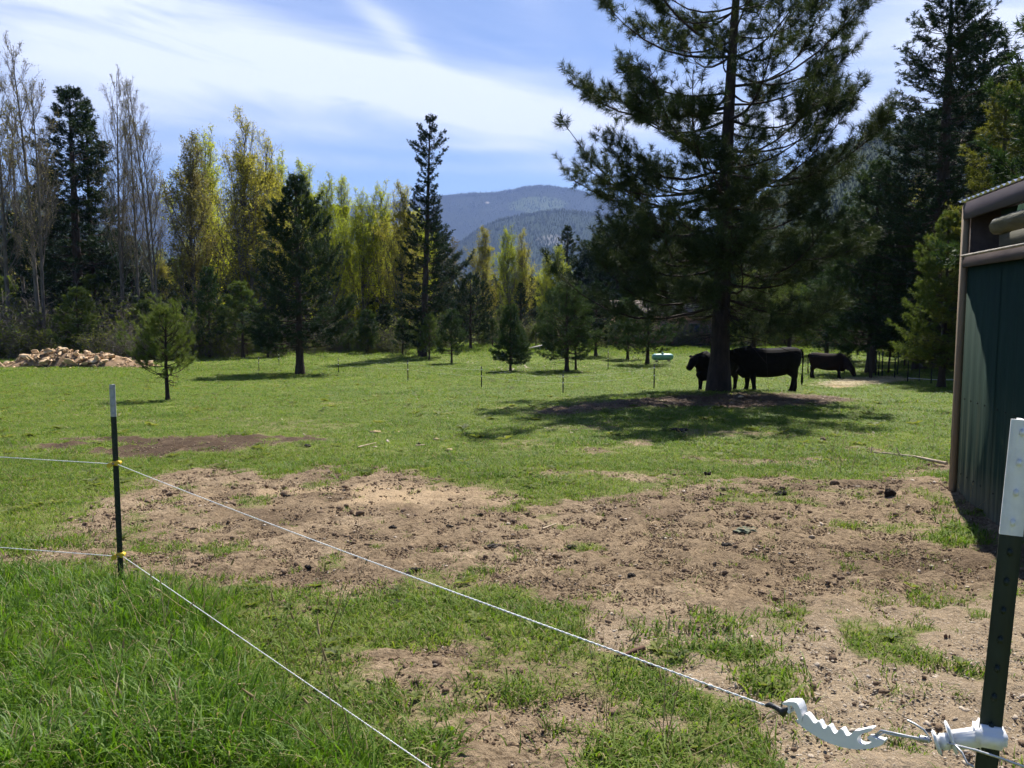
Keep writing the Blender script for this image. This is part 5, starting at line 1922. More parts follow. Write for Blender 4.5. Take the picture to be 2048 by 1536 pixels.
def twist(name, a, b, r, label, sag, n=420):
    """twisted electric polywire: two strands"""
    a, b = np.asarray(a, float), np.asarray(b, float)
    t = np.linspace(0, 1, n)[:, None]
    P = a * (1 - t) + b * t
    P[:, 2] -= (sag * 4 * t * (1 - t))[:, 0]
    d = (b - a) / np.linalg.norm(b - a)
    u = np.cross(d, [0, 0, 1.0])
    u /= np.linalg.norm(u)
    w = np.cross(d, u)
    ph = np.linspace(0, np.linalg.norm(b - a) / 0.022 * math.pi, n)
    mb = MB()
    for s in (0, math.pi):
        Q = P + r * 0.55 * (np.cos(ph + s)[:, None] * u + np.sin(ph + s)[:, None] * w)
        mb.tube(Q, r * 0.75, 5)
    o = mb.build(name, M['wire_white'], smooth_faces=True)
    tag(o, label, 'wire')
    return o


W0 = WIRE_L[0]
W1 = WIRE_L[1]
lo_end = RB + rax * 0.42 + np.array([-0.03, -0.02, 0])
hand_l = None
# vertical plane that holds the upper wire
wdir = HEAD - W0
wpn = np.cross(wdir, [0, 0, 1.0])
wpn /= np.linalg.norm(wpn)
A1 = on_plane(1532, 1411, W0, wpn)
twist('fence_wire', W0, A1, 0.0021, 'upper white electric wire from the yellow insulator to the tensioner', 0.012)
# find where the lower wire must end to cross the bottom edge of the photo where it does
best = None
for zz in np.linspace(0.05, 0.75, 71):
    e = RB + rax * zz
    for s in np.linspace(0.3, 0.98, 60):
        q = W1 * (1 - s) + e * s
        uu, vv = project(q)
        if abs(vv - 1536) < 6:
            sc = abs(uu - 862)
            if best is None or sc < best[0]:
                best = (sc, zz)
lo_end = RB + rax * best[1]
twist('fence_wire', W1, lo_end, 0.0021, 'lower white electric wire sloping out of the bottom of the photo', 0.0)
L0 = at(-260, 898, LD + 0.75)
twist('fence_wire', at(228, 928, LD - 0.02), L0, 0.0026, 'upper white electric wire running off the left edge', 0.0, 160)
L1 = at(-260, 1075, LD + 0.75)
twist('fence_wire', at(238, 1113, LD - 0.02), L1, 0.0026, 'lower white electric wire running off the left edge', 0.0, 160)


def crop4(cx, cy):
    return 1500 + cx / 3.737, 1350 + cy / 3.737


def extrude_outline(name, outline, th, mat, parent, plane_pt, n, origin, bev=0.0):
    O = np.array(outline, float)
    for _ in range(2):
        nx_ = np.roll(O, -1, 0)
        O = np.stack([O * 0.75 + nx_ * 0.25, O * 0.25 + nx_ * 0.75], 1).reshape(-1, 2)
    P = np.array([on_plane(*crop4(x, y), plane_pt, n) for x, y in O]) - origin
    bm = bmesh.new()
    vs = [bm.verts.new(Vector(p - n * th / 2)) for p in P]
    f = bm.faces.new(vs)
    ex = bmesh.ops.extrude_face_region(bm, geom=[f])
    for v in ex['geom']:
        if isinstance(v, bmesh.types.BMVert):
            v.co += Vector(n * th)
    bmesh.ops.recalc_face_normals(bm, faces=bm.faces[:])
    me = bpy.data.meshes.new(name)
    bmesh.ops.triangulate(bm, faces=[f_ for f_ in bm.faces if len(f_.verts) > 4])
    bm.to_mesh(me)
    bm.free()
    me.materials.append(mat)
    return link(name, me, parent)


def tensioner():
    org = on_plane(*crop4(640, 450), W0, wpn)
    o = empty('wire_tensioner', org)
    tag(o, 'white notched plastic wire tensioner hung on the upper wire', 'tensioner')
    body = [(345, 318), (400, 378), (480, 432), (580, 490), (690, 528), (800, 548), (900, 542), (1000, 518), (1022, 480), (985, 474), (955, 468), (935, 452),
            (880, 450), (905, 478), (930, 492), (880, 512), (835, 508), (812, 480), (822, 448), (850, 428), (915, 412), (938, 388), (900, 386), (830, 408), (790, 405),
            (765, 440), (735, 446), (718, 420), (705, 394), (682, 394), (664, 424), (640, 428), (624, 402), (608, 368), (590, 370), (578, 392), (556, 388), (540, 350), (524, 332),
            (508, 352), (486, 346), (462, 310), (440, 284), (415, 280), (408, 340)]
    extrude_outline('body', body, 0.016, M['plastic_white'], o, W0, wpn, org)
    hook = [(262, 190), (362, 184), (382, 205), (405, 262), (408, 345), (388, 335), (372, 280), (350, 232), (338, 214), (264, 210)]
    extrude_outline('hook', hook, 0.026, M['plastic_white'], o, W0, wpn, org)
    pin = MB()
    a = on_plane(*crop4(305, 215), W0, wpn) - org
    b = on_plane(*crop4(312, 262), W0, wpn) - org
    for s in (-1, 1):
        pin.tube([a + wpn * 0.008 * s, b + wpn * 0.008 * s], 0.0035, 6)
    pin.tube([b - wpn * 0.012, b + wpn * 0.012], 0.004, 6)
    pin.build('pin', M['plastic_white'], o)
    # black knotted rope between wire and tensioner
    P = [A1] + [on_plane(*crop4(x, y), W0, wpn) for x, y in ((150, 222), (190, 240), (225, 262), (248, 280), (268, 262), (300, 252), (312, 258))]
    cable('knotted_cord', P, np.array([0.004, 0.006, 0.0055, 0.007, 0.010, 0.006, 0.004, 0.003]), M['plastic_black'], 'black knotted cord tying the wire to the tensioner', 'cord', k=7)
    # steel link wires to the insulator
    pl = lambda x, y: on_plane(*crop4(x, y), W0, wpn)
    mb = MB()
    tip = HEAD - hd * 0.0
    s1 = [pl(900, 480), pl(980, 415), pl(1080, 435), pl(1180, 458), pl(1290, 478), pl(1360, 490)]
    s2 = [pl(900, 490), pl(1000, 430), pl(1090, 452), pl(1190, 466), pl(1280, 488), pl(1345, 470), pl(1300, 410), pl(1230, 365), pl(1175, 338)]
    mb.tube(s1, 0.0022, 6)
    mb.tube(s2, 0.0022, 6)
    co = []
    for i in range(30):
        t = i / 29
        p = pl(1270 + 75 * t, 476 + 10 * t)
        co.append(p + np.array([0, 0, 1]) * 0.006 * math.cos(i * 1.6) + wpn * 0.006 * math.sin(i * 1.6))
    mb.tube(co, 0.002, 5)
    q = mb.build('link_wire', M['wire_steel'], smooth_faces=True)
    tag(q, 'twisted steel wire between tensioner and white insulator', 'wire')
    far = at(2140, 1570, 1.20)
    mb = MB()
    e0 = HEAD + hd * -0.0
    mb.tube([e0, at(1950, 1500, 1.40), at(2000, 1516, 1.35), at(2060, 1538, 1.28), far], 0.0022, 6)
    mb.tube([at(1912, 1492, 1.43), at(1925, 1506, 1.41), at(1934, 1526, 1.40), at(1948, 1534, 1.39)], 0.002, 6)
    q = mb.build('tail_wire', M['wire_steel'], smooth_faces=True)
    tag(q, 'grey wire tail leaving the insulator past the dark post', 'wire')


tensioner()


# ================================================================== FIELD FENCE POSTS
def thin_post(u, v0, v1, label, group, w=0.045, mat='post_dark', cap=None, name='fence_post'):
    b = ground_px(u, v1)
    t = at(u, v0, b[1])
    h = t[2] - b[2]
    o = empty(name, b)
    mb = MB()
    mb.box((0, 0, h / 2 - 0.15), (w, w * 0.25, h + 0.3))
    mb.box((0, w * 0.5, h / 2 - 0.15), (w * 0.25, w * 0.75, h + 0.3))
    mb.build('post_shaft', M[mat], o)
    mb = MB()
    for z in (0.55, 0.85):
        mb.bbox((0, -0.02, h * z), (w * 1.3, 0.05, 0.05), 0.012)
    mb.build('insulator', M[cap or 'plastic_white'], o)
    tag(o, label, 'fence post', group)
    return b, h


G_FP = 'thin posts of the electric fence across the field'
fp = [(518, 712, 743, 'thin dark fence post left of the field pine trunk'),
      (558, 706, 731, 'thin fence post nearly touching the left side of the field pine trunk'),
      (677, 716, 746, 'thin fence post right of the field pine trunk'),
      (816, 720, 762, 'thin dark fence post in the grass left of the larch'),
      (963, 733, 776, 'thin fence post in front of the stones left of the neat fir'),
      (1126, 748, 787, 'thin fence post below the broad low pine'),
      (1216, 698, 740, 'thin fence post standing far back between the boards and the tank'),
      (1308, 728, 779, 'thin fence post just left of the black cattle, below the green tank')]
fpos = []
for u, a, b, lb in fp:
    fpos.append(thin_post(u, a, b, lb, G_FP))
run = [2, 3, 4, 5, 7]
for k, (i, j) in enumerate(zip(run[:-1], run[1:])):
    names = ['field pine', 'larch', 'neat fir', 'broad low pine']
    for z, nm in ((0.85, 'upper'), (0.55, 'lower')):
        a = fpos[i][0] + np.array([0, -0.03, fpos[i][1] * z])
        b = fpos[j][0] + np.array([0, -0.03, fpos[j][1] * z])
        cable('fence_wire', [a, b], 0.0016, M['wire_white'], '%s thin electric wire crossing the field near the %s' % (nm, names[k]), sag=0.05, n=10, k=4)

# cattle pen at the right: wooden and steel posts, white wires
pen = [(1741, 692, 757, 0.17, 'wood', 'thick dark wooden post at the left end of the cattle pen'),
       (1751, 702, 752, 0.06, 'steel', 'thin pen post with pale cap next to the thick wooden one'),
       (1757, 704, 752, 0.06, 'steel', 'second thin pen post from the thick wooden one'),
       (1764, 702, 754, 0.06, 'steel', 'third thin pen post from the thick wooden one'),
       (1776, 696, 748, 0.12, 'wood', 'leaning brown wooden post in the middle of the pen row'),
       (1789, 694, 756, 0.06, 'steel', 'thin dark pen post right of the leaning brown one'),
       (1795, 700, 750, 0.06, 'steel', 'short thin pen post behind the tall yellow-capped one'),
       (1815, 692, 766, 0.055, 'steel', 'tall thin pen post with yellow cap where the white wires start')]
pend = []
for u, a, b, w, kd, lb in pen:
    g = ground_px(u, b)
    t = at(u, a, g[1])
    h = t[2] - g[2]
    o = empty('pen_post', g)
    mb = MB()
    if kd == 'wood':
        zz = np.linspace(-0.2, h, 6)
        ln = 0.10 if 'leaning' in lb else 0.0
        mb.tube(np.stack([ln * zz / h, 0 * zz, zz], 1), w / 2 * (1 + 0.08 * np.sin(zz * 7)), 9)
        mb.build('post_shaft', M['dark_fence_wood'], o)
    else:
        mb.box((0, 0, h / 2 - 0.1), (w, 0.015, h + 0.2))
        mb.box((0, 0.02, h / 2 - 0.1), (0.015, 0.03, h + 0.2))
        mb.build('post_shaft', M['post_dark'], o)
        MB().bbox((0, 0, h + 0.02), (w * 1.25, 0.04, 0.05), 0.01).build('cap', M['plastic_yellow' if 'yellow' in lb else 'straw'], o)
    tag(o, lb, 'fence post', 'posts of the cattle pen')
    pend.append((g, h))
g0, h0 = pend[7]
farp = gpt(1960, 38)
for nm, z0_, z1_ in (('upper', 0.80, 1.25), ('lower', 0.14, 0.12)):
    cable('pen_wire', [g0 + np.array([0, -0.04, h0 * z0_]), np.array([farp[0], farp[1], at(1960, 714 if nm == 'upper' else 758, 38)[2]])], 0.012, M['wire_white'],
          '%s white wire of the cattle pen running to the shed' % nm, sag=0.06, n=16, k=5)
for u, a, b, lb in [(1838, 715, 764, 'thin pen post left of the huge spruce trunk'), (1862, 712, 768, 'thin pen post in front of the huge spruce trunk')]:
    g = ground_px(u, b)
    h = at(u, a, g[1])[2] - g[2]
    o = empty('pen_post', g)
    MB().box((0, 0, h / 2 - 0.1), (0.05, 0.015, h + 0.2)).box((0, 0.02, h / 2 - 0.1), (0.015, 0.03, h + 0.2)).build('post_shaft', M['post_dark'], o)
    tag(o, lb, 'fence post', 'posts of the cattle pen')


# ================================================================== CATTLE
def loft(mb, C, up, sideways, ry, rz, k=14, pw=2.2):
    """rings at centres C with half sizes ry (sideways) and rz (up)"""
    a = np.arange(k) * 2 * math.pi / k
    ca, sa = np.cos(a), np.sin(a)
    ca = np.sign(ca) * np.abs(ca) ** (2 / pw)
    sa = np.sign(sa) * np.abs(sa) ** (2 / pw)
    V = []
    for c, u, s, y, z in zip(C, up, sideways, ry, rz):
        V.append(np.asarray(c) + np.outer(ca * y, s) + np.outer(sa * z, u))
    V = np.concatenate(V)
    n = len(C)
    f = [[i * k + j, i * k + (j + 1) % k, (i + 1) * k + (j + 1) % k, (i + 1) * k + j] for i in range(n - 1) for j in range(k)]
    mb.add(V, f)
    for q in (0, n - 1):
        ring = V[q * k:(q + 1) * k]
        mb.add(np.vstack([ring, ring.mean(0)]), [[j, (j + 1) % k, k] for j in range(k)])


def chain(mb, pts, ry, rz, k=12, pw=2.1):
    pts = np.asarray(pts, float)
    t = np.gradient(pts, axis=0)
    t /= np.linalg.norm(t, axis=1)[:, None]
    Y = np.array([0, 1.0, 0])
    sd = [Y - q * np.dot(Y, q) for q in t]
    sd = [s / np.linalg.norm(s) for s in sd]
    up = [np.cross(q, s) for q, s in zip(t, sd)]
    loft(mb, pts, up, sd, ry, rz, k, pw)


def cow(label, u, d, heading, scale, mat, head='level', legs=(0, 0, 0, 0), turn=0.0):
    """legs: forward swing in metres of front near, front far, rear near, rear far; local +X is forward"""
    mb = MB()
    X = [-0.90, -0.84, -0.72, -0.50, -0.22, 0.10, 0.40, 0.62, 0.78, 0.90]
    Zt = [1.24, 1.31, 1.355, 1.36, 1.335, 1.325, 1.335, 1.36, 1.33, 1.20]
    Zb = [0.98, 0.80, 0.64, 0.53, 0.465, 0.435, 0.445, 0.465, 0.52, 0.74]
    Wy = [0.12, 0.23, 0.30, 0.335, 0.37, 0.39, 0.37, 0.33, 0.28, 0.17]
    C = [(x, 0, (a + b) / 2) for x, a, b in zip(X, Zt, Zb)]
    n = len(X)
    loft(mb, C, [np.array([0, 0, 1.0])] * n, [np.array([0, 1.0, 0])] * n, Wy, [(a - b) / 2 for a, b in zip(Zt, Zb)], 18, 2.4)
    # brisket and dewlap
    chain(mb, [(0.55, 0, 0.58), (0.80, 0, 0.56), (0.97, 0, 0.70)], [0.16, 0.15, 0.09], [0.16, 0.15, 0.13])
    if head == 'level':
        NP = [(0.62, 0, 1.04), (0.84, 0, 1.06), (1.02, 0, 1.10), (1.15, 0, 1.14)]
        nz = [0.34, 0.29, 0.22, 0.17]
        HD, hp = np.array([0.80, 0, -0.60]), np.array([1.12, 0, 1.18])
    elif head == 'up':
        NP = [(0.62, 0, 1.12), (0.84, 0, 1.24), (1.02, 0, 1.38), (1.12, 0, 1.48)]
        nz = [0.30, 0.25, 0.19, 0.16]
        HD, hp = np.array([0.88, 0, -0.47]), np.array([1.08, 0, 1.55])
    else:
        NP = [(0.62, 0, 1.00), (0.88, 0, 0.88), (1.08, 0, 0.72), (1.20, 0, 0.58)]
        nz = [0.34, 0.28, 0.20, 0.16]
        HD, hp = np.array([0.52, 0, -0.85]), np.array([1.20, 0, 0.66])
    chain(mb, NP, [0.21, 0.18, 0.15, 0.13], [q * 1.12 for q in nz])
    HD /= np.linalg.norm(HD)
    hup = np.array([-HD[2], 0, HD[0]])
    H = [hp + HD * s + hup * z for s, z in ((-0.06, -0.02), (0.05, 0.0), (0.16, -0.005), (0.28, -0.03), (0.38, -0.045), (0.46, -0.05), (0.50, -0.055))]
    chain(mb, H, [0.095, 0.135, 0.135, 0.108, 0.098, 0.102, 0.075], [0.095, 0.15, 0.16, 0.13, 0.11, 0.10, 0.07])
    # ears
    for s in (-1, 1):
        e0 = hp + HD * 0.00 + hup * 0.05 + np.array([0, s * 0.09, 0])
        e1 = e0 + np.array([-0.03, s * 0.12, 0.015])
        e2 = e0 + np.array([-0.05, s * 0.22, -0.02])
        loft(mb, [e0, e1, e2], [np.array([0, 0, 1.0])] * 3, [np.array([1.0, 0, 0])] * 3, [0.02, 0.028, 0.012], [0.03, 0.055, 0.02], 8)
    # legs
    for i, s in enumerate((-1, 1)):
        w = legs[i]
        chain(mb, [(0.58, s * 0.19, 1.0), (0.60, s * 0.19, 0.76), (0.61 + w * 0.3, s * 0.18, 0.58), (0.62 + w * 0.6, s * 0.17, 0.42), (0.615 + w * 0.8, s * 0.17, 0.24), (0.62 + w, s * 0.17, 0.11), (0.65 + w, s * 0.17, 0.06), (0.665 + w, s * 0.17, 0.0)],
              [0.13, 0.12, 0.095, 0.076, 0.058, 0.062, 0.068, 0.075], [0.22, 0.18, 0.12, 0.088, 0.064, 0.068, 0.074, 0.085], 10)
        w = legs[2 + i]
        chain(mb, [(-0.58, s * 0.17, 1.10), (-0.58, s * 0.20, 0.88), (-0.60 + w * 0.2, s * 0.20, 0.68), (-0.74 + w * 0.5, s * 0.18, 0.47), (-0.735 + w * 0.8, s * 0.17, 0.28), (-0.72 + w, s * 0.17, 0.12), (-0.69 + w, s * 0.17, 0.06), (-0.675 + w, s * 0.17, 0.0)],
              [0.16, 0.16, 0.13, 0.075, 0.058, 0.062, 0.068, 0.075], [0.26, 0.27, 0.20, 0.10, 0.068, 0.068, 0.074, 0.085], 10)
    tmp = mb.build('tmp_cow', mat)
    md = tmp.modifiers.new('r', 'REMESH')
    md.mode = 'VOXEL'
    md.voxel_size = 0.020
    sm = tmp.modifiers.new('s', 'SMOOTH')
    sm.factor = 0.5
    sm.iterations = 6
    dg = bpy.context.evaluated_depsgraph_get()
    me = bpy.data.meshes.new_from_object(tmp.evaluated_get(dg))
    old = tmp.data
    bpy.data.objects.remove(tmp)
    bpy.data.meshes.remove(old)
    me.polygons.foreach_set('use_smooth', np.ones(len(me.polygons), bool))
    # turn the head and neck sideways
    if turn:
        V = np.zeros(len(me.vertices) * 3, np.float32)
        me.vertices.foreach_get('co', V)
        V = V.reshape(-1, 3)
        w = smooth(0.70, 1.15, V[:, 0]) * turn
        x, y = V[:, 0] - 0.7, V[:, 1].copy()
        V[:, 0] = 0.7 + x * np.cos(w) - y * np.sin(w)
        V[:, 1] = x * np.sin(w) + y * np.cos(w)
        me.vertices.foreach_set('co', V.ravel())
    me.materials.clear()
    me.materials.append(mat)
    b = gpt(u, d)
    o = empty('cow', b, heading)
    o.scale = (scale, scale, scale)
    link('body', me, o)
    t = MB()
    t.tube([(-0.88, 0, 1.27), (-0.95, 0, 1.20), (-0.975, 0.01, 1.0), (-0.97, 0.015, 0.75), (-0.96, 0.02, 0.5)], [0.05, 0.035, 0.024, 0.019, 0.016], 8)
    t.tube([(-0.96, 0.02, 0.54), (-0.96, 0.02, 0.42), (-0.955, 0.025, 0.30), (-0.95, 0.025, 0.22)], [0.02, 0.04, 0.036, 0.008], 8)
    t.build('tail', mat, o, smooth_faces=True)
    eyes = MB()
    tag(o, label, 'cow')
    return o


cow('black cow standing broadside behind the pine trunk, tail to the right', 1543, 27.3, rad(180), 1.10, M['cow'], 'level', (0.03, -0.10, -0.10, 0.12))
cow('black cow peering out left of the pine trunk', 1437, 28.4, rad(218), 1.04, M['cow'], 'level', (0.05, -0.05, 0, 0), 0.0)
cow('reddish black cow grazing with lowered head near the hay', 1656, 44.0, rad(-38), 1.03, M['cow_red'], 'down', (0.10, -0.06, 0.10, -0.12))


# ================================================================== TANK, BOARDS, HOUSE
def tank():
    b = ground_px(1325, 724)
    d = b[1]
    Lh = (1347 - 1303) / F * d
    R_ = (721 - 708) / F * d / 2
    o = empty('propane_tank', b, rad(4))
    prof = [(-Lh / 2, 0.02), (-Lh / 2 + 0.03, R_ * 0.5), (-Lh / 2 + 0.10, R_ * 0.83), (-Lh / 2 + 0.22, R_), (Lh / 2 - 0.22, R_), (Lh / 2 - 0.10, R_ * 0.83), (Lh / 2 - 0.03, R_ * 0.5), (Lh / 2, 0.02)]
    zc = R_ + 0.14
    MB().tube([(x, 0, zc) for x, _ in prof], [r for _, r in prof], 24).build('vessel', M['tank'], o, smooth_faces=True)
    MB().tube([(0, 0, zc + R_ - 0.02), (0, 0, zc + R_ + 0.09)], [0.11, 0.10], 14).build('valve_dome', M['tank'], o)
    for s in (-1, 1):
        MB().bbox((s * Lh * 0.28, 0, 0.06), (0.12, R_ * 1.5, 0.30), 0.01).build('foot', M['stone'], o)
        MB().tube([(s * Lh * 0.28 - 0.03, 0, zc), (s * Lh * 0.28 + 0.03, 0, zc)], R_ + 0.006, 24, False).build('band', M['tank'], o)
    tag(o, 'small teal gas tank lying in the grass left of the cattle', 'gas tank')


tank()


def boards():
    b = ground_px(1072, 702)
    d = b[1]
    o = empty('board_pile', b)
    tag(o, 'pale weathered boards tilted in the grass beyond the neat fir', 'board pile')
    r = np.random.default_rng(8)
    px = d / F
    # a tilted deck of planks resting on a broken frame
    x0, x1 = -20 * px, 24 * px
    for i in range(6):
        y = -0.5 + i * 0.30
        a = math.atan2(10 * px, (x1 - x0)) + r.normal() * 0.01
        c, s = math.cos(a), math.sin(a)
        R_ = np.array([[c, 0, -s], [0, 1, 0], [s, 0, c]])
        MB().bbox((r.normal() * 0.05, y, 0.42 + r.normal() * 0.015), (x1 - x0 + r.normal() * 0.12, 0.26, 0.06), 0.008, R_).build('plank', M['wood_grey'], o)
    for x in (-0.5, 0.35, 0.95):
        MB().bbox((x, -0.35, 0.18), (0.10, 0.10, 0.42), 0.01).build('strut', M['wood_grey'], o)
    a = -0.5
    R_ = np.array([[math.cos(a), 0, -math.sin(a)], [0, 1, 0], [math.sin(a), 0, math.cos(a)]])
    for i in range(3):
        MB().bbox((1.15 + i * 0.16, -0.5 + i * 0.15, 0.22), (0.9, 0.14, 0.04), 0.006, R_).build('plank', M['wood_grey'], o)


boards()


def house():
    b = gpt(1330, 86)
    o = empty('house', b)
    tag(o, 'low reddish house half hidden behind the pine boughs', 'house')
    px = 86 / F
    x0, x1 = -95 * px, 95 * px
    wall = surf('house_wall', (0.30, 0.165, 0.13), (0.40, 0.24, 0.19), 3, 0.9, 0.2, 8)
    trim = surf('house_trim', (0.22, 0.17, 0.14), (0.30, 0.24, 0.20), 3, 0.8, 0.1, 8)
    glass = surf('house_glass', (0.02, 0.025, 0.03), (0.04, 0.05, 0.06), 2, 0.15, 0.0, spec=0.6)
    roofm = surf('house_roof', (0.13, 0.10, 0.085), (0.20, 0.16, 0.13), 5, 0.8, 0.3, 14)
    MB().bbox(((x0 + x1) / 2, 3.0, 1.6), (x1 - x0, 6.0, 3.6), 0.02).build('wall', wall, o)
    MB().bbox(((x0 + x1) / 2, 2.98, -0.1), (x1 - x0 + 0.1, 6.1, 0.9), 0.02).build('foundation', M['dark_fence_wood'], o)
    mb = MB()
    e = 0.5
    V = [(x0 - e, -e, 3.35), (x1 + e, -e, 3.35), (x1 + e, 3.0, 4.9), (x0 - e, 3.0, 4.9), (x0 - e, 6 + e, 3.35), (x1 + e, 6 + e, 3.35)]
    V2 = [(a, b_, c - 0.16) for a, b_, c in V]
    mb.add(V + V2, [[0, 1, 2, 3], [3, 2, 5, 4], [6, 9, 8, 7], [9, 10, 11, 8], [0, 6, 7, 1], [4, 5, 11, 10], [0, 3, 9, 6], [3, 4, 10, 9], [1, 7, 8, 2], [2, 8, 11, 5]])
    mb.build('roof', roofm, o)
    for cx in (-3.2, 0.2, 3.0):
        w = MB().bbox((cx, -0.02, 1.9), (1.2, 0.08, 1.2), 0.01).build('window', trim, o)
        MB().bbox((cx - 0.27, -0.05, 1.9), (0.46, 0.05, 1.0), 0.005).build('pane', glass, w)
        MB().bbox((cx + 0.27, -0.05, 1.9), (0.46, 0.05, 1.0), 0.005).build('pane', glass, w)
    MB().bbox((1.7, -0.03, 1.35), (0.95, 0.08, 2.1), 0.01).build('door', trim, o)


house()


# ================================================================== THINGS LYING ON THE GROUND
def stick(name, pts_px, r0, mat, label, lift=0.02, side=()):
    P = []
    for u, v in pts_px:
        g = ground_px(u, v)
        P.append(g + np.array([0, 0, lift]))
    P = np.array(P)
    mb = MB()
    rr = r0 * np.linspace(1.0, 0.55, len(P)) * (1 + 0.15 * np.sin(np.arange(len(P)) * 2.3))
    mb.tube(P, rr, 7)
    for (i, dx, dz) in side:
        mb.tube([P[i], P[i] + np.array([dx, 0.02, dz])], [r0 * 0.6, r0 * 0.3], 5)
    o = mb.build(name, mat, smooth_faces=True)
    tag(o, label, 'stick')


stick('fallen_branch', [(1893, 934), (1860, 927), (1830, 920), (1800, 917), (1770, 913), (1742, 911)], 0.022, M['stick'], 'long pale fallen branch in the grass by the shed post', 0.05, ((3, -0.05, 0.10), (5, 0.02, 0.08)))
stick('dry_stick', [(1288, 1303), (1268, 1309), (1250, 1317), (1229, 1320)], 0.014, M['stick_brown'], 'thick brown stick under the electric wire at the bottom', 0.02)
stick('dry_stick', [(1280, 1325), (1300, 1337), (1330, 1343)], 0.010, M['stick_brown'], 'short dark stick just below the thick brown one', 0.02)
stick('dry_stick', [(1085, 1062), (1112, 1052)], 0.010, M['stick'], 'pale short stick in the middle of the bare dirt', 0.02)
stick('dry_stick', [(716, 898), (752, 889)], 0.013, M['stick'], 'pale stick in the grass beyond the bare dirt', 0.03)
stick('dry_stick', [(832, 895), (850, 893)], 0.012, M['stick'], 'tiny pale stick right of the other one beyond the dirt', 0.03)


def lump(name, u, v, wpx, hpx, mat, label, cat, seed, flat=0.6, pieces=1, sub=2, rough=0.9):
    """stone or dung about wpx by hpx photo pixels, lying on the ground at (u, v)"""
    g = ground_px(u, v)
    d = g[1]
    w, h = wpx / F * d, hpx / F * d
    r = np.random.default_rng(seed)
    mb = MB()
    for k in range(pieces):
        bm = blob_rock(seed * 13 + k, sub, rough, 0.8, 5)
        s = np.array([w, w * r.uniform(0.6, 0.9), h * 1.2])
        off = np.zeros(3)
        if pieces > 1:
            q_ = r.uniform(0.30, 0.55)
            s = s * np.array([q_, q_ * 1.1, r.uniform(0.45, 1.0)])
            off = np.array([w * r.uniform(-0.36, 0.36), w * r.uniform(-0.25, 0.25), -h * 0.1])
        S = np.diag(s)
        a = r.uniform(0, 6.28)
        Rz = np.array([[math.cos(a), -math.sin(a), 0], [math.sin(a), math.cos(a), 0], [0, 0, 1]])
        mb.add_bm(bm, off + np.array([0, 0, h * 0.35]), S @ Rz)
    o = mb.build(name, mat, loc=g, smooth_faces=(name != 'stone'))
    tag(o, label, cat)
    return o


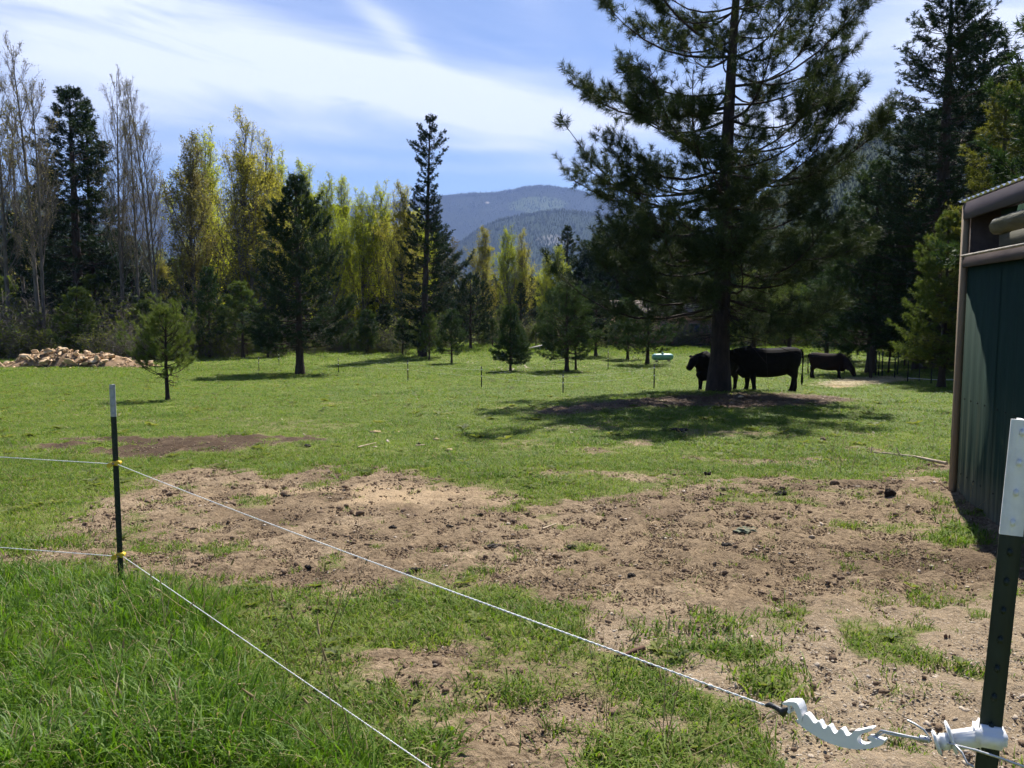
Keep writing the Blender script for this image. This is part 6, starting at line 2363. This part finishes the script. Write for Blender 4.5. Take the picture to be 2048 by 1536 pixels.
lumps = [
    ('dung_pat', 618, 1137, 22, 12, 'dung', 'dark dung left of the paired clods in the lower bare dirt', 'dung', 2),
    ('dung_pat', 799, 1132, 20, 13, 'dung', 'upper left dark clod of the group touching the electric wire', 'dung', 1),
    ('dung_pat', 831, 1143, 24, 15, 'dung', 'upper right dark clod of the group touching the electric wire', 'dung', 2),
    ('dung_pat', 806, 1153, 34, 12, 'dung', 'flat dark dung patch directly under the electric wire', 'dung', 3),
    ('dung_pat', 836, 1154, 18, 10, 'dung', 'small dark clod right of the flat patch under the wire', 'dung', 1),
    ('dung_pat', 992, 1095, 36, 9, 'dung', 'wide flat dark dung in the middle of the bare dirt', 'dung', 3),
    ('dung_pat', 992, 1114, 24, 10, 'dung', 'short dark dung just below the wide flat one', 'dung', 2),
    ('dung_pat', 1040, 1093, 20, 8, 'dung', 'narrow dark dung right of the wide flat one', 'dung', 2),
    ('dung_pat', 1141, 1096, 26, 11, 'dung', 'dark dung at the right of the middle of the bare dirt', 'dung', 2),
    ('dung_pat', 900, 1054, 18, 9, 'dung', 'dark clod left of the grass sprigs in the upper bare dirt', 'dung', 2),
    ('dung_pat', 960, 1032, 13, 10, 'dung', 'small round dark clod in the upper middle of the dirt', 'dung', 1),
    ('dung_pat', 784, 1058, 20, 12, 'dung', 'dark clod on the left half of the upper bare dirt', 'dung', 2),
    ('dung_pat', 573, 993, 18, 10, 'dung', 'dark clod at the upper left of the bare dirt', 'dung', 1),
    ('dung_pat', 1454, 1092, 26, 11, 'dung', 'dark dung just left below the crumpled olive cloth', 'dung', 3),
    ('dung_pat', 1560, 990, 30, 14, 'dung', 'knobbly dark dung at the grass edge near the shed', 'dung', 3),
    ('dung_pat', 1443, 992, 13, 9, 'dung', 'small dark clod left of the knobbly dung near the shed', 'dung', 1),
    ('dung_pat', 1416, 950, 14, 10, 'dung', 'round dark clod in the grass above the bare dirt', 'dung', 1),
    ('dung_pat', 612, 894, 20, 9, 'dung', 'dark lump in the grass right of the muddy strip', 'dung', 2),
    ('dung_pat', 836, 890, 13, 8, 'dung', 'dark lump in the grass between the pale sticks', 'dung', 1),
    ('dung_pat', 1360, 862, 44, 10, 'dung', 'dark ragged patch at the near edge of the pine shade', 'dung', 3),
    ('dung_pat', 1262, 1152, 22, 10, 'dung', 'dark clod below right of the middle of the dirt', 'dung', 2),
    ('dung_pat', 925, 1190, 14, 8, 'dung', 'small dark clod by the grass edge right of the wire group', 'dung', 1),
    ('dung_pat', 800, 1208, 40, 10, 'dung', 'dark trodden dung in the grass fringe below the wire group', 'dung', 3),
    ('dung_pat', 1895, 1278, 14, 18, 'stick_brown', 'reddish brown lump near the dark close post', 'lump', 1),
    ('dung_pat', 1781, 993, 24, 26, 'dung', 'upright dark chunk of turf on the sandy bank by the shed', 'turf clod', 2),
    ('stone', 722, 1030, 24, 12, 'clod', 'brown stone on the pale sandy spot', 'stone', 1),
    ('stone', 1624, 1080, 17, 16, 'stone', 'pale blocky stone right of the crumpled olive cloth', 'stone', 1),
    ('stone', 751, 866, 24, 7, 'rock', 'flat tan stone in the grass beyond the bare dirt', 'stone', 1),
    ('stone', 797, 866, 8, 5, 'rock', 'tiny tan stone right of the flat tan one', 'stone', 1),
    ('stone', 873, 882, 16, 9, 'rock', 'rounded tan stone in the grass left of the pine shade', 'stone', 1),
    ('stone', 897, 902, 20, 7, 'rock', 'flat tan stone below the rounded one near the pine shade', 'stone', 1),
    ('stone', 928, 888, 12, 5, 'rock', 'small tan stone right of the rounded one near the shade', 'stone', 1),
    ('stone', 1668, 970, 26, 14, 'clod', 'angular brown stone on the grassy edge of the sandy bank', 'stone', 1),
    ('stone', 1735, 952, 24, 8, 'stone', 'flat pale stone on top of the sandy bank by the shed', 'stone', 1),
    ('stone', 1560, 1110, 9, 8, 'stone', 'small pale stone on dirt left below the blocky one', 'stone', 1),
    ('stone', 1568, 1040, 12, 7, 'stone', 'small pale stone above right of the crumpled cloth', 'stone', 1),
    ('stone', 192, 1008, 24, 10, 'clod', 'brown stone left of the long-grass fence post', 'stone', 2),
    ('stone', 1645, 882, 26, 14, 'clod', 'brown chunk on the worn spot in the right-hand grass', 'stone', 2),
    ('stone', 1482, 796, 18, 6, 'rock', 'pale stone on the mound at the big pine trunk', 'stone', 1),
    ('stone', 1700, 1530, 14, 12, 'stone', 'pale stone at the bottom edge below the white tensioner', 'stone', 1),
]
for i, (nm, u, v, w, h, mt, lb, ct, pcs) in enumerate(lumps):
    lump(nm, u, v, w, h, M[mt], lb, ct, 900 + i, pieces=(pcs if nm == 'stone' else pcs * 4), sub=(1 if nm == 'stone' else 2))


# stones in the field round the young trees (many, too small to tell apart)
def field_stones():
    r = np.random.default_rng(5)
    ms = [MB().add_bm(blob_rock(640 + i, 1, 0.5, 0.6, 5)).mesh('field_stone', M['stone']) for i in range(4)]
    P, S = [], []
    for (u0, u1, v0, v1, n, s0, s1) in [(985, 1065, 730, 745, 60, 0.10, 0.35), (1060, 1220, 728, 756, 90, 0.08, 0.32), (900, 1000, 722, 745, 35, 0.08, 0.25), (420, 1800, 745, 900, 110, 0.03, 0.12),
                                        (1240, 1320, 728, 770, 25, 0.06, 0.22), (1560, 1720, 780, 800, 20, 0.04, 0.14)]:
        for _ in range(n):
            P.append(ground_px(r.uniform(u0, u1), r.uniform(v0, v1)))
            S.append(r.uniform(s0, s1))
    S = np.array(S)
    n = len(S)
    scatter('pebbles', P, np.stack([r.normal(size=n) * 0.3, r.normal(size=n) * 0.3, r.uniform(0, 6.28, n)], 1), np.stack([S * 1.2, S, S * 0.6], 1), r.integers(0, 4, n), ms,
            'pale field stones strewn round the young trees', 'stones')


field_stones()


def cloth():
    g = ground_px(1492, 1064)
    d = g[1]
    w = 48 / F * d
    n = 22
    X, Y = np.meshgrid(np.linspace(-0.5, 0.5, n), np.linspace(-0.5, 0.5, n))
    Z = 0.32 * (fbm(X * 4 + 3, Y * 4 + 7, 3) - 0.25) * np.clip(1.3 - 2 * (X ** 2 + Y ** 2) * 2, 0.2, 1) + 0.10 * np.abs(np.sin(X * 9 + Y * 5 + 2 * fbm(X * 3, Y * 3, 2)))
    X2 = X + 0.10 * np.sin(Y * 11)
    Y2 = Y * 0.8 + 0.09 * np.sin(X * 13)
    V = np.stack([X2.ravel() * w, Y2.ravel() * w, np.clip(Z.ravel(), 0.01, 1) * w * 0.75], 1)
    i, j = np.meshgrid(np.arange(n - 1), np.arange(n - 1), indexing='ij')
    a = (i * n + j).ravel()
    o = MB().add(V, np.stack([a, a + 1, a + n + 1, a + n], 1)).build('cloth', M['cloth'], loc=g + np.array([0, 0, 0.008]), smooth_faces=True)
    md = o.modifiers.new('thickness', 'SOLIDIFY')
    md.thickness = 0.006
    tag(o, 'crumpled olive cloth lying on the bare dirt', 'cloth')


cloth()


# ================================================================== HAZE
def haze():
    m, nt, N, L = new_mat('haze')
    out = N.new('ShaderNodeOutputMaterial')
    v = N.new('ShaderNodeVolumePrincipled')
    v.inputs['Color'].default_value = (0.36, 0.52, 1.0, 1)
    v.inputs['Density'].default_value = 0.000078
    v.inputs['Anisotropy'].default_value = 0.0
    L.new(v.outputs[0], out.inputs['Volume'])
    zt = 1120.0
    mb = MB().box((0, 6800, (zt - 12) / 2), (20000, 14300, zt + 12))
    o = mb.build('haze', m)
    tag(o, 'thin blue air between field and mountain', 'haze', kind='stuff')


haze()
